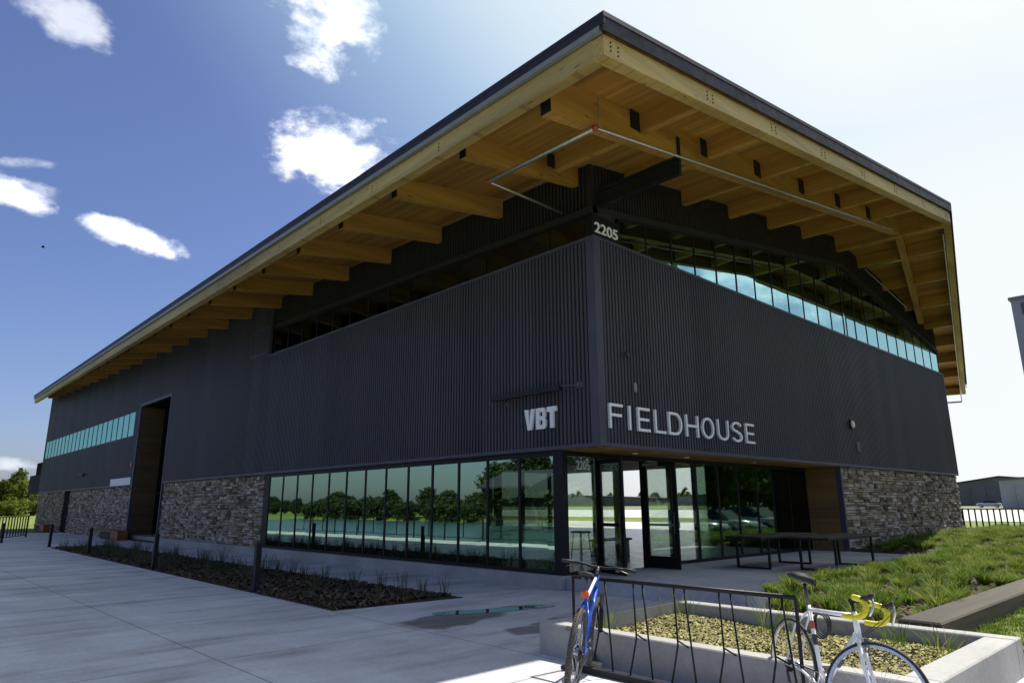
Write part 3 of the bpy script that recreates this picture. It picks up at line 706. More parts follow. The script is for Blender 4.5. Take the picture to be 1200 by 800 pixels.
w = HP('wall_horn', MB().tube([(13.05,-.03,4.28),(13.05,-.14,4.28)], .17, 16), 'alloy_dark'); MB().tube([(13.05,-.142,4.28),(13.05,-.18,4.28)], [.13,.10], 16).build('light_lens', M['light_lens'], w)
HP('wall_box', MB().box(13.3,13.6,-.10,-.034,3.40,3.72), 'trim')
HP('wall_light', MB().box(-.22,-.034,44.5,45.7,3.80,3.92), 'steel_black'); HP('wall_box', MB().box(-.12,-.034,33.5,33.8,3.9,4.15), 'red')
HP('sign_panel', MB().box(-.09,-.036,33.5,37.7,2.93,3.33), 'white')
# balcony box at the far end
mb = MB(); mb.box(-.05, 4, YL+.01, 65.4, ZB, 4.45); HP('balcony', mb, 'matte_clad'); mb = MB(); mb.box(-.02, 2.4, YL+.02, 63.0, 4.452, 5.45); HP('balcony_screen', mb, 'matte_black')
# ---- hidden shell and interior
mb = MB(); mb.hexa([(XR,.1,.2),(XR+.12,.1,.2),(XR+.12,12.5,.2),(XR,12.5,.2)]+[(XR,.1,F(XR,.1)+.45),(XR+.12,.1,F(XR,.1)+.43),(XR+.12,12.5,F(XR,12.5)+.43),(XR,12.5,F(XR,12.5)+.45)])
mb.hexa([(XR,12.502,4.35),(XR+.12,12.502,4.35),(XR+.12,YL,4.35),(XR,YL,4.35)]+[(XR,12.502,F(XR,12.5)+.45),(XR+.12,12.502,F(XR,12.5)+.43),(XR+.12,YL,F(XR,YL)+.43),(XR,YL,F(XR,YL)+.45)])
mb.box(XR, XR+.12, 31.5, YL, .2, 4.348)
HP('far_side_wall', mb, 'clad')
mb = MB(); mb.box(.1, XR, YL-.12, YL-.002, 0, 9.5); HP('end_wall', mb, 'clad')
mb = MB(); mb.box(.165, XR, YG+.09, 33.9, .05, .25); HP('interior_floor', mb, 'int_floor')
mb = MB(); mb.box(.2, XR-.01, 34, 34.12, .25, 9.3); mb.box(11.99, XR-.01, .25, .34, .25, 7.3); HP('interior_wall', mb, 'interior')
mb = MB(); mb.box(.16, .22, 16.2, 27.8, .25, 10); mb.box(.16, .2, 1.3, 16.2, ZB+.02, 7.3); mb.box(.3, 11.9, YG+.12, YG+.18, ZB+.02, 7.3); HP('interior_lining', mb, 'interior')
mb = MB(); mb.box(.23, 11.9, YG+.2, 12.2, 3.05, 3.15); HP('mezzanine', mb, 'deck')
mb = MB()
for y in (12.5, 18.8, 25.1, 31.4): mb.box(XR-.02, XR+.2, y-.09, y+.09, .25, 4.35)
HP('hangar_opening_post', mb, 'black')
for y in (6, 12.2, 18): HP('interior_column', MB().box(8.0,8.25,y-.12,y+.12,.25,9.4 if y > 13 else 3.04), 'wood_x')

# ------------------------------------------------------------------ planting
def blades(centers, n, h, spread, w, lean, seed, zf):
    """curved blades as two-quad strips around each tuft centre -> V, F, tone"""
    g = np.random.default_rng(seed); C = np.repeat(np.asarray(centers, float), n, axis=0); m = len(C)
    sc = np.repeat(g.uniform(.65, 1.25, len(centers)), n); tn = np.repeat(g.uniform(-.28, .28, len(centers)), n)
    a = g.uniform(0, 2*np.pi, m); r = spread*np.sqrt(g.uniform(0, 1, m))*.5*sc
    bx = C[:,0]+r*np.cos(a); by = C[:,1]+r*np.sin(a)
    bz = zf(bx, by) if zf else C[:,2]
    hh = h*sc*g.uniform(.55, 1.1, m); b = a+g.normal(0, .5, m); L = lean*hh*g.uniform(.2, 1.25, m)
    px, py = -np.sin(b)*w/2, np.cos(b)*w/2
    pts = []
    for f, wd in ((0, 1.), (.5, .8), (.85, .45), (1.0, .06)):
        out = L*f**1.8; z = bz+hh*(f-.28*lean*f**2.5)
        cx, cy = bx+np.cos(b)*out, by+np.sin(b)*out
        pts += [np.stack([cx-px*wd, cy-py*wd, z], -1), np.stack([cx+px*wd, cy+py*wd, z], -1)]
    V = np.stack(pts, 1).reshape(-1, 3); k = np.arange(m)[:,None]*8
    F_ = np.concatenate([k+np.array([0,1,3,2]), k+np.array([2,3,5,4]), k+np.array([4,5,7,6])], 0)
    t = np.clip(g.normal(.5, .2, m)+tn, 0, 1); t[g.uniform(0,1,m) < .06] = 1
    return V, F_, np.tile(t, 3)
def chips(x, y, z, s, seed):
    g = np.random.default_rng(seed); n = len(x); a = g.uniform(0, np.pi, n); L = s*g.uniform(.5, 1.4, n); W = L*g.uniform(.3, .7, n)
    dx, dy = np.cos(a), np.sin(a); t1, t2 = g.normal(0, .35, n), g.normal(0, .35, n)
    def P(u, v): return np.stack([x+dx*u*L-dy*v*W, y+dy*u*L+dx*v*W, z+.012+t1*u*L+t2*v*W], -1)
    V = np.stack([P(-.5,-.5), P(.5,-.5), P(.5,.5), P(-.5,.5)], 1).reshape(-1, 3)
    return V, np.arange(4*n).reshape(-1, 4), g.uniform(0, 1, n)

# sloping bed to the right of the terrace
def bed_z(x, y):
    x = np.asarray(x, float); y = np.asarray(y, float)
    up = np.clip((x-9)/12, 0, 1); z = .22+.04*np.clip((y+5.9)/3, 0, 1)+.22*up*np.clip((y+5.9)/3.5, .3, 1)
    return z+.025*np.sin(x*2.1+y*1.3)*np.sin(y*2.7-x*.6)
def in_terrace(x, y): return (y > -3.27+.022*x) & (x < 11.9) & (x > -.1)
xs = np.linspace(-1.70, 31, 131); ys = np.linspace(-5.88, .02, 29)
def soil_z(x, y):
    z = float(bed_z(x, y))
    if in_terrace(np.array(x), np.array(y)) : z = .12
    if x < .1 and y > -3.9: z = -.2
    return z
tag(grid_sheet('planting_bed', xs, ys, soil_z, M['soil']), 'dark soil bed of grass clumps sloping up to the stone wall', 'soil', kind='structure')
g = np.random.default_rng(5); pts = []
for gx in np.arange(-1.5, 30.5, .50):
    for gy in np.arange(-5.72, -.1, .47):
        x = gx+g.uniform(-.17,.17); y = gy+g.uniform(-.17,.17)
        if in_terrace(np.array(x), np.array(y-.02)) and x < 11.95: continue
        if x < -.1 and y > -3.9: continue
        if x < XR and y > -.25: continue
        if g.uniform() < .07: continue
        pts.append((x, y, 0))
for k in range(34):     # tufts flopping over the terrace edge
    x = .25+.33*k; pts.append((x+g.uniform(-.08,.08), -3.30+.022*x+g.uniform(-.06,.02), 0))
V, F_, t = blades(pts, 200, .31, .17, .012, .82, 21, bed_z)
tag(np_mesh('grass_clumps', V, F_, M['blade'], tone=t), 'low green grass clumps filling the sloping bed', 'grass', kind='stuff')

n = 16000; x = g.uniform(-1.6, 22, n); y = g.uniform(-5.85, -2.6, n); k_ = ~in_terrace(x, y-.03) & ~((x < .08) & (y > -3.92)); x, y = x[k_], y[k_]
V, F_, t = chips(x, y, bed_z(x, y)+g.uniform(0,.02,len(x)), .06, 23)
tag(np_mesh('bed_litter', V, F_, M['chips_dark'], tone=t), 'dark litter and bark lying between the grass clumps', 'mulch', kind='stuff')
# lawn south of the timber edge
lawn = MB().prism([(-1.7,-6.44),(14,-6.44),(14,-30),(-1.7,-30)], -.1, .19).build('lawn', M['lawn'])
tag(lawn, 'sunlit short lawn in front of the timber edging', 'lawn', kind='structure')
n = 5200; g = np.random.default_rng(6)
c = np.stack([g.uniform(-1.6, 9, n), -6.46-7*g.uniform(0, 1, n)**1.6, np.full(n, .19)], -1)
V, F_, t = blades(c, 9, .06, .10, .008, .6, 8, None)
tag(np_mesh('lawn_grass', V, F_, M['blade'], tone=t), 'short mown grass blades of the lawn beside the timber edging', 'grass', kind='stuff')

te = empty('timber_edging', (-2.0, -6.2, 0), 'long weathered timber edging between lawn and grass clump bed', 'edging')
o_ = (-2.0,-6.2,0)
MB().bevbox(-1.98, 16, -6.42, -5.97, .20, .41, .02).build('timber_top', M['timber'], te, o_)
MB().box(-1.97, 15.9, -6.40, -5.99, -.05, .195).build('timber_base', M['timber'], te, o_)

# planter in the foreground
pl = empty('concrete_planter', (-3.3, -5.0, 0), 'low cast concrete planter with sunlit rim behind the bike rack', 'planter')
o_ = (-3.3,-5.0,0); H = .36
MB().bevbox(-4.80, -4.60, -7.14, -2.96, -.05, H).build('planter_wall', M['concrete'], pl, o_)
MB().bevbox(-4.598, -2.222, -3.16, -2.962, -.05, H-.002).build('planter_wall', M['concrete'], pl, o_)
MB().bevbox(-2.22, -2.0, -7.14, -2.96, -.05, H).build('planter_wall', M['concrete'], pl, o_)
MB().bevbox(-4.598, -2.222, -7.138, -6.86, -.05, H-.002).build('planter_wall', M['concrete'], pl, o_)
o = grid_sheet('planter_soil', np.linspace(-4.6,-2.21,20), np.linspace(-6.87,-3.15,28), lambda x, y: .17+.03*math.sin(x*3)*math.sin(y*2.3), M['soil'])
tag(o, 'soil inside the concrete planter', 'soil', kind='structure')
n = 34000; g = np.random.default_rng(9); x = g.uniform(-4.59,-2.23,n); y = g.uniform(-6.85,-3.17,n)
V, F_, t = chips(x, y, .17+.03*np.sin(x*3)*np.sin(y*2.3)+g.uniform(0,.02,n), .034, 10)
tag(np_mesh('mulch_chips', V, F_, M['chips'], tone=t), 'pale yellow mulch chips spread inside the planter', 'mulch', kind='stuff')
for i, (x, y, nb, h, lab) in enumerate([(-4.2,-3.45,34,.42,'thin green grass tuft at the near left corner of the planter'),
        (-2.55,-3.4,30,.50,'tall thin grass tuft in the far left corner of the planter'),
        (-2.6,-4.75,40,.48,'loose grass tuft at the middle of the planter back wall'),
        (-3.0,-5.35,24,.40,'sparse grass tuft standing clear of the planter back wall'),
        (-2.5,-6.1,46,.46,'dense dark grass tuft behind the yellow handlebar'),
        (-2.7,-6.6,40,.40,'bushy grass tuft in the far right corner of the planter')]):
    V, F_, t = blades([(x,y,.17)], nb, h, .35, .009, .75, 40+i, None)
    tag(np_mesh('grass_tuft', V, F_, M['blade'], tone=t, origin=(x,y,.17)), lab, 'grass tuft', 'grass tufts in the concrete planter')

# long planting bed beside the wall
bp = [(-4.85,1.85),(-2.25,1.62),(-2.25,27.6),(-4.45,27.6)]
tag(MB().prism(bp, -.05, .012).build('mulch_bed', M['soil']), 'long dark mulch bed between the plaza and the building', 'soil', kind='structure')
n = 12000; g = np.random.default_rng(12); y = 1.9+25.5*g.uniform(0,1,n)**1.5; x = -4.80+(y-1.9)*.0155+g.uniform(0,1,n)*(2.5-(y-1.9)*.0145)
V, F_, t = chips(x, y, .012+g.uniform(0,.03,n), .075, 13)
tag(np_mesh('dark_mulch', V, F_, M['chips_dark'], tone=t), 'dark shredded mulch covering the long bed', 'mulch', kind='stuff')
c = []
for yy in np.arange(2.2, 27.4, .62):
    for xx in np.arange(-4.35, -2.2, .60):
        if xx < -3.3 and yy < 7 and g.uniform() < .75: continue
        if g.uniform() < .45: continue
        c.append((xx+g.uniform(-.2,.2), yy+g.uniform(-.2,.2), .01))
V, F_, t = blades(c, 26, .50, .22, .011, .42, 31, None)
tag(np_mesh('ornamental_grass', V, F_, M['blade_dry'], tone=t), 'thin upright ornamental grasses growing in the long mulch bed', 'grass', kind='stuff')
V, F_, t = blades([(-2.45,1.95,.01)], 16, .42, .16, .012, .3, 77, None)
tag(np_mesh('grass_tuft', V, F_, M['blade_dry'], tone=t, origin=(-2.45,1.95,.01)), 'lone upright grass tuft at the pointed tip of the mulch bed', 'grass tuft')

# puddles
def blob(cx, cy, rx, ry, seed, rot=0):
    r = random.Random(seed); ph = [r.uniform(0, 6.28) for _ in range(4)]; P = []
    for k in range(40):
        a = 2*math.pi*k/40; q = 1+.16*math.sin(2*a+ph[0])+.10*math.sin(3*a+ph[1])+.07*math.sin(5*a+ph[2])
        u, v = rx*q*math.cos(a), ry*q*math.sin(a); P.append((cx+u*math.cos(rot)-v*math.sin(rot), cy+u*math.sin(rot)+v*math.cos(rot)))
    return P
o = MB().prism(blob(-2.95,.02,.95,.27,4,-.35), .001, .005).build('puddle', M['puddle']); tag(o, 'shallow puddle reflecting the glass on the plaza', 'puddle', kind='structure')

# ------------------------------------------------------------------ street furniture
bol = [(-4.68,5.4,'black square bollard nearest the camera, before the left end of the glazing'),(-4.58,12.5,'black square bollard in front of the tall hangar door'),
       (-4.45,20.7,'black square bollard in front of the orange bench by the sign'),(-4.35,28.4,'black square bollard in front of the dark side door'),(-5.35,34.5,'black square bollard overlapping the end of the far railing')]
for i, (x, y, lab) in enumerate(bol):
    if i == 0:
        b0 = empty('bollard', (x,y,0), lab, 'bollard', 'bollards along the mulch bed')
        MB().box(-.055,.055,-.055,.055,.0,.94).build('post', M['steel_black'], b0)
        MB().bevbox(-.06,.06,-.06,.06,.941,.965,.01).build('cap', M['steel_black'], b0)
        MB().bevbox(-.10,.10,-.10,.10,.0,.012,.004).build('base_plate', M['steel_black'], b0)
    else:
        b = copy_tree(b0); b.location = (x,y,0); b['label'] = lab
def rail_fence(name, p, q, n, z0p, z0q, h, label, group=None, mat='steel_black'):
    f = empty(name, (p[0],p[1],z0p), label, 'railing', group); og = (p[0],p[1],z0p)
    L = lambda t: (p[0]+(q[0]-p[0])*t, p[1]+(q[1]-p[1])*t, z0p+(z0q-z0p)*t)
    up = lambda t, z: tuple(a+b for a, b in zip(L(t), (0,0,z)))
    MB().bar(up(0,h), up(1,h), .06, .04).build('top_rail', M[mat], f, og); MB().bar(up(0,.12), up(1,.12), .04, .035).build('bottom_rail', M[mat], f, og)
    m = MB()
    for k in range(1, n): m.bar(up(k/n,.14), up(k/n,h-.022), .055, .055)
    m.build('pickets', M[mat], f, og)
    for t in (0, 1): MB().bar(up(t,-.1), up(t,h+.03), .08, .08).build('post', M[mat], f, og)
    return f
rail_fence('railing', (-5.6,36.4), (-3.2,42.2), 12, 0, 0, 1.22, 'black picket railing at the far left end of the plaza')
rail_fence('railing', (25.9,.35), (31.2,-2.6), 17, .46, .40, .98, 'black picket railing behind the grass bed right of the stone wall')
for i, (y, lab) in enumerate([(34.3,'rusty orange bench under the white wall sign'),(54.3,'rusty orange bench at the far end of the stone wall')]):
    if i == 0:
        be = empty('bench', (-.42,y,0), lab, 'bench', 'orange benches along the wall')
        MB().bevbox(-.26,.26,-1.9,1.9,.40,.50,.01).build('seat', M['orange'], be)
        MB().box(-.24,.24,-1.88,-.5,.02,.398).build('base_panel', M['orange'], be); MB().box(-.2,.2,-.48,1.85,.02,.398).build('base_panel', M['timber'], be)
    else:
        b = copy_tree(be); b.location = (-.42,y,0); b['label'] = lab
# two long tables on the terrace
def table(x, y, lab, first=None):
    if first: t = copy_tree(first); t.location = (x,y,.25); t['label'] = lab; return t
    t = empty('long_table', (x,y,.25), lab, 'table', 'long tables on the terrace')
    MB().bevbox(-1.42,1.42,-.46,.46,.705,.735,.008).build('tabletop', M['timber'], t)
    MB().box(-1.40,1.40,-.44,.44,.672,.703).build('top_frame', M['steel_black'], t)
    for s in (-1.0, 1.0):
        m = MB(); m.box(s-.025,s+.025,-.42,-.37,.0,.67).box(s-.025,s+.025,.37,.42,.0,.67).box(s-.025,s+.025,-.369,.369,.0,.045).build('leg', M['steel_black'], t)
    return t
t1 = table(5.88, -2.12, 'long bare table nearer the grass bed, to the right'); t1.rotation_euler.z = R(-1)
t2 = table(5.45, -.80, 'long bare table closer to the dark glazing, to the left', t1)

# bike rack
rk = empty('bike_rack', (-5.05,-5.2,0), 'long black steel bike rack between plaza and planter', 'bike rack'); og = (-5.05,-5.2,0)
Y0, Y1 = -3.72, -6.24; X0 = -5.03
MB().tube([(X0,Y0,.93),(X0,Y1,.93)], .020, 8).build('top_bar', M['steel_black'], rk, og, smooth=True)
MB().box(X0-.12, X0-.05, Y1, Y0, .012, .062).build('base_rail', M['steel_black'], rk, og)
for y in (Y0, Y1):
    MB().tube([(X0,y,.93),(X0,y,.2),(X0-.03,y,.05)], .016, 8).bar((X0-.2,y,.03),(X0+.05,y,.03),.05,.04).build('end_post', M['steel_black'], rk, og)
yy = -4.055
while yy > Y1+.2:
    m = MB(); m.tube([(X0,yy,.92),(X0,yy-.012,.40),(X0-.05,yy+.045,.06)], .010, 6).tube([(X0,yy-.115,.92),(X0,yy-.16,.40),(X0-.05,yy-.225,.06)], .010, 6)
    m.bar((X0,yy-.012,.44),(X0-.03,yy-.15,.40), .012)
    sl = m.build('wheel_slot', M['steel_black'], rk, og, smooth=True)
    MB().tube([(X0,yy-.02,.915),(X0-.10,yy-.14,.905),(X0-.16,yy-.31,.90),(X0-.15,yy-.40,.90),(X0-.11,yy-.41,.90),(X0-.06,yy-.30,.905),(X0,yy-.16,.915)], .009, 6).build('hook', M['steel_black'], sl, (0,0,0), smooth=True)
    yy -= .487

# ------------------------------------------------------------------ bicycles
def bicycle(kind, front, heading, lean, steer, label, scale=1.):
    """local frame: x forward, z up, origin on the ground under the front hub"""
    mtb = kind == 'mtb'; r = .365 if mtb else .337; wb = 1.10 if mtb else .985; tw = .027 if mtb else .0125
    name = 'mountain_bike' if mtb else 'road_bike'
    root = empty(name, front, label, 'bicycle'); root.rotation_mode = 'XYZ'
    root.matrix_world = Matrix.Translation(front) @ Matrix.Rotation(heading, 4, 'Z') @ Matrix.Rotation(lean, 4, 'X') @ Matrix.Scale(scale, 4)
    paint = M['bike_blue'] if mtb else M['bike_white']
    RH = Vector((-wb,0,r)); FH = Vector((0,0,r))
    if mtb: BB = Vector((-.66,0,.33)); ST = Vector((-.86,0,.79)); SD = Vector((-.93,0,.96)); HT = Vector((-.285,0,.93)); HB = Vector((-.235,0,.79)); CR = Vector((-.215,0,.745))
    else: BB = Vector((-.575,0,.27)); ST = Vector((-.745,0,.80)); SD = Vector((-.79,0,.955)); HT = Vector((-.185,0,.83)); HB = Vector((-.145,0,.695)); CR = Vector((-.128,0,.655))
    T = lambda *a, **k: MB().tube(*a, **k)
    S = Matrix.Translation(HB) @ Matrix.Rotation(steer, 4, (HT-HB).normalized()) @ Matrix.Translation(-HB)
    # frame
    a = 1.0 if not mtb else 1.12
    m = T([BB, ST], .016*a); m.tube([ST+Vector((0,0,-.03)), HT+(HB-HT)*.18], [.0145*a,.0155*a]); m.tube([BB, HB+(HT-HB)*.12], .0175*a if not mtb else .026)
    m.tube([HB, HT], .020*a); m.tube([BB+Vector((0,-.035,0)), BB+Vector((0,.035,0))], .022)
    d = .06 if not mtb else .075
    for s in (-1, 1):
        m.tube([BB+Vector((-.03,s*.028,0)), RH+Vector((.2,s*d*.8,0)), RH+Vector((0,s*d,0))], [.012*a,.010*a,.008*a], 6)
        m.tube([ST+Vector((.01,s*.016,-.045)), RH+Vector((.12,s*d*.75,.28 if mtb else .30)), RH+Vector((0,s*d,0))], [.009*a,.009*a,.007*a], 6)
    fr = m.build('frame', paint, root, smooth=True)
    if not mtb:
        for p, q, c in ((.42,.56,'decal_dark'),(.66,.72,'decal_dark')): T([BB.lerp(HB,p), BB.lerp(HB,q)], .0182).build('decal', M[c], fr)
        T([BB.lerp(ST,.70), BB.lerp(ST,.80)], .0172).build('decal', M['decal_red'], fr); T([BB.lerp(ST,.50), BB.lerp(ST,.63)], .0172).build('decal', M['decal_dark'], fr)
        T([ST.lerp(HT,.86)+Vector((0,0,-.03)), ST.lerp(HT,.93)+Vector((0,0,-.028))], .0166).build('decal', M['decal_red'], fr)
    else:
        for s in (-1, 1):
            mm = MB(); 
            for k in range(5):
                c0 = BB.lerp(HB, .34+.075*k); c1 = BB.lerp(HB, .385+.075*k); mm.bar(c0+Vector((0,s*.0275,.006)), c1+Vector((0,s*.0275,.010)), .002, .030)
            mm.build('decal', M['decal_dark'], fr)
        T([ST.lerp(HT,.12)+Vector((0,0,-.012)), ST.lerp(HT,.85)+Vector((0,0,.0))], .0135).build('stripe', M['white'], fr)
    # fork
    m = MB()
    if mtb:
        for s in (-1, 1): m.tube([CR+Vector((0,s*.062,.0)), FH.lerp(CR,.52)+Vector((0,s*.062,0))], .017)
        m.tube([CR+Vector((0,-.07,0)), CR+Vector((0,.07,0))], .022)
        fk = m.xform(S).build('fork', M['alloy_dark'], root, smooth=True)
        m = MB()
        for s in (-1, 1): m.tube([FH.lerp(CR,.60)+Vector((-.01,s*.062,0)), FH+Vector((0,s*.062,0))], [.023,.019])
        m.tube([FH.lerp(CR,.6)+Vector((.02,-.06,0)), FH.lerp(CR,.72)+Vector((.03,0,.06)), FH.lerp(CR,.6)+Vector((.02,.06,0))], .012)
        m.xform(S).build('lower_leg', M['steel_black'], fk, smooth=True)
        MB().box(-.095,-.06,.048,.085,.44,.50).xform(S).build('sticker', M['hi_vis'], fk)
    else:
        for s in (-1, 1): m.tube([CR+Vector((0,s*.03,0)), FH.lerp(CR,.55)+Vector((-.012,s*.047,0)), FH.lerp(CR,.2)+Vector((-.006,s*.052,0)), FH+Vector((0,s*.052,0))], [.014,.013,.010,.008])
        m.tube([CR+Vector((0,-.042,0)), CR+Vector((0,.042,0))], .017); m.tube([CR, HB], .018)
        m.xform(S).build('fork', paint, root, smooth=True)
    # wheels
    def wheel(c, front_):
        w = root
        tr = r-tw
        P = lambda rad, k, n, yo=0: c+Vector((rad*math.cos(2*math.pi*k/n), yo, rad*math.sin(2*math.pi*k/n)))
        hub = T([c+Vector((0,-.045,0)), c+Vector((0,.045,0))], .016 if not mtb else .022); hub.tube([c+Vector((0,-.066,0)), c+Vector((0,.066,0))], .007)
        for s in (-1, 1): hub.tube([c+Vector((0,s*.03,0)), c+Vector((0,s*.034,0))], .024)
        if front_: hub.xform(S)
        wh = hub.build('wheel', M['alloy'], root, smooth=False)
        n = 56; t = T([P(tr,k,n) for k in range(n)], tw, 10, closed=True)
        if mtb:
            for k in range(84):
                for s in (-1, 0, 1):
                    a0 = k+(.5 if s == 0 else 0); cc = P(r+.0 if s == 0 else r-.010, a0, 84, s*.017); dd = Vector((-math.sin(2*math.pi*a0/84),0,math.cos(2*math.pi*a0/84)))
                    t.bar(cc-dd*.006, cc+dd*.006, .012, .012, up=(cc-c))
        if front_: t.xform(S)
        t.build('tyre', M['rubber_dusty' if mtb else 'rubber'], wh, smooth=not mtb)
        rr = tr-tw*.6; rm = MB()
        prof = [(-.009,.0),(.009,.0),(.008,-.018),(-.008,-.018)] if not mtb else [(-.013,0),(.013,0),(.011,-.02),(-.011,-.02)]
        vs = []; fs = []
        for k in range(n):
            for yo, dr in prof: vs.append(P(rr+dr, k, n, yo))
        for k in range(n):
            for q in range(4): a0 = k*4+q; b0 = k*4+(q+1)%4; c0 = ((k+1)%n)*4+(q+1)%4; d0 = ((k+1)%n)*4+q; fs.append((a0,b0,c0,d0))
        rm.add(vs, fs)
        if front_: rm.xform(S)
        rm.build('rim', M['alloy' if not mtb else 'alloy_dark'], wh)
        sp = MB()
        for k in range(28):
            s = 1 if k % 2 else -1; ka = k+(3.2 if k % 4 < 2 else -3.2)
            sp.tube([P(.024, ka, 28, s*.031), P(rr-.018, k, 28, 0)], .0013, 3, cap=False)
        if front_: sp.xform(S)
        sp.build('spokes', M['alloy'], wh)
        if mtb:
            dsc = MB(); dsc.tube([P(.08,k,24,.05) for k in range(24)], .008, 4, closed=True)
            if front_: dsc.xform(S)
            dsc.build('brake_disc', M['alloy'], wh)
        elif True:
            br = MB(); top = c+Vector((.0,0,r+.012)) if front_ else c+Vector((.03,0,r+.014))
            bc = CR+Vector((.045,0,-.005)) if front_ else ST.lerp(RH,.42)+Vector((-.035,0,.02))
            br.box(bc.x-.012,bc.x+.012,bc.y-.03,bc.y+.03,bc.z,bc.z+.03)
            for s in (-1,1): br.tube([bc+Vector((0,s*.02,.02)), bc+Vector((0,s*.035,-.02)), bc+Vector((0,s*.018,-.055))], .007, 6)
            if front_: br.xform(S)
            br.build('rim_brake', M['alloy_dark'], root)
    wheel(RH, False); wheel(FH, True)
    # seat
    T([ST, SD], .0135).build('seat_post', M['alloy_dark'], root, smooth=True)
    s0 = SD; sm = MB(); ny = 8; prof = [(-.14,.068,.022),(-.09,.072,.028),(-.02,.05,.012),(.05,.028,.006),(.11,.020,.0),(.145,.012,-.008)]
    vs = []; fs = []
    for px, hw, pz in prof:
        for k in range(ny):
            a = 2*math.pi*k/ny; vs.append(s0+Vector((px, hw*math.cos(a), .025+pz+(.020 if math.sin(a) > 0 else .030)*math.sin(a))))
    for i in range(len(prof)-1):
        for k in range(ny): l = (k+1)%ny; fs.append((i*ny+k, i*ny+l, (i+1)*ny+l, (i+1)*ny+k))
    fs.append(tuple(range(ny))); fs.append(tuple((len(prof)-1)*ny+k for k in range(ny))[::-1])
    sd = sm.add(vs, fs).build('saddle', M['leather'], root, smooth=True)
    m = MB()
    for s in (-1, 1): m.tube([s0+Vector((-.10,s*.03,.012)), s0+Vector((-.03,s*.022,-.005)), s0+Vector((.06,s*.018,.01))], .004, 5)
    m.build('saddle_rails', M['alloy'], sd)
    if mtb: MB().bevbox(SD.x-.05,SD.x-.02,-.035,.035,SD.z-.16,SD.z-.10).build('reflector', M['reflector'], root)
    # bars
    if mtb:
        st = HT+Vector((.0,0,.05)); bc = st+Vector((.06,0,.02))
        T([HT, HT+(HT-HB).normalized()*.06], .018).tube([st, bc], .017).xform(S).build('stem', M['alloy_dark'], root, smooth=True)
        pts = [bc+Vector((-.045,-.36,.018)), bc+Vector((-.02,-.16,.018)), bc+Vector((0,-.06,0)), bc+Vector((0,.06,0)), bc+Vector((-.02,.16,.018)), bc+Vector((-.045,.36,.018))]
        hb = T(pts, .0135).xform(S).build('handlebar', M['steel_black'], root, smooth=True)
        for s in (-1, 1):
            T([bc+Vector((-.030,s*.245,.018)), bc+Vector((-.045,s*.372,.018))], .0175).xform(S).build('grip', M['rubber'], hb, smooth=True)
            T([bc+Vector((-.02,s*.19,.012)), bc+Vector((.03,s*.21,-.005)), bc+Vector((.045,s*.27,-.02)), bc+Vector((.03,s*.33,-.035))], [.011,.008,.006,.005], 6).ball(bc+Vector((-.01,s*.19,.0)), .022).xform(S).build('brake_lever', M['alloy_dark'], hb, smooth=True)
        cb = MB()
        for s, q in ((-1,.05),(1,-.02),(1,.03)): cb.tube([bc+Vector((.0,s*.19,.0)), bc+Vector((.13,s*.07,.05+q)), bc+Vector((.08,q,-.06)), HB+Vector((.03,s*.02,-.02)), BB.lerp(HB,.4)+Vector((.0,s*.03,.05))], .0028, 5)
        cb.xform(Matrix.Identity(4)).build('cables', M['rubber'], root, smooth=True)
    else:
        tp = HT+(HT-HB).normalized()*.075; bc = tp+Vector((.075,0,.012))
        T([HT, tp], .0115).tube([tp+Vector((-.015,0,-.004)), bc], .0145).xform(S).build('stem', M['steel_black'], root, smooth=True)
        hb = None; hb = T([bc+Vector((0,-.09,0)), bc+Vector((0,.09,0))], .0135).xform(S).build('handlebar', M['steel_black'], root, smooth=True)
        for s in (-1, 1):
            y = s*.205
            y = s*.18
            pts = [bc+Vector((0,s*.085,0)), bc+Vector((0,s*.15,0)), bc+Vector((.018,s*.176,0)), bc+Vector((.05,y,-.004)), bc+Vector((.083,y,-.026)), bc+Vector((.092,y,-.062)), bc+Vector((.078,y,-.098)), bc+Vector((.043,y,-.120)), bc+Vector((-.006,y,-.126)), bc+Vector((-.045,y,-.126))]
            sm_ = []
            for i in range(len(pts)-1):
                for k in range(4):
                    t_ = k/4; p0 = pts[max(i-1,0)]; p1 = pts[i]; p2 = pts[i+1]; p3 = pts[min(i+2,len(pts)-1)]
                    sm_.append(.5*((2*p1)+(p2-p0)*t_+(2*p0-5*p1+4*p2-p3)*t_**2+(3*p1-p0-3*p2+p3)*t_**3))
            sm_.append(pts[-1])
            T(sm_, .0185, 10).xform(S).build('bar_tape', M['yellow'], hb, smooth=True)
            T([bc+Vector((.060,y,-.006)), bc+Vector((.096,y,.010)), bc+Vector((.122,y,.026)), bc+Vector((.128,y,.046))], [.019,.018,.016,.010]).xform(S).build('brake_hood', M['leather'], hb, smooth=True)
            T([bc+Vector((.124,y,.020)), bc+Vector((.140,y+s*.004,-.025)), bc+Vector((.132,y+s*.010,-.07)), bc+Vector((.126,y+s*.016,-.10))], [.009,.008,.008,.006], 6).xform(S).build('brake_lever', M['alloy'], hb, smooth=True)
        cb = MB()
        for s in (-1, 1): cb.tube([bc+Vector((.125,s*.175,.04)), bc+Vector((.16,s*.11,-.02)), bc+Vector((.12,s*.03,-.12)), HB+Vector((.04,s*.02,.01))], .0026, 5)
        cb.tube([ST+Vector((.01,0,-.02)), ST+Vector((-.06,.02,-.10)), ST+Vector((-.07,.01,-.22))], .0026, 5)
        cb.xform(S).build('cables', M['rubber'], root, smooth=True)
        # coiled cable lock under the top tube
        lk = MB(); 
        for k in range(3): lk.tube([ST+Vector((.10+.10*math.cos(a), .03+.012*k, -.13+.085*math.sin(a)+.01*k)) for a in np.linspace(0, 6.283, 16, endpoint=False)], .007, 6, closed=True)
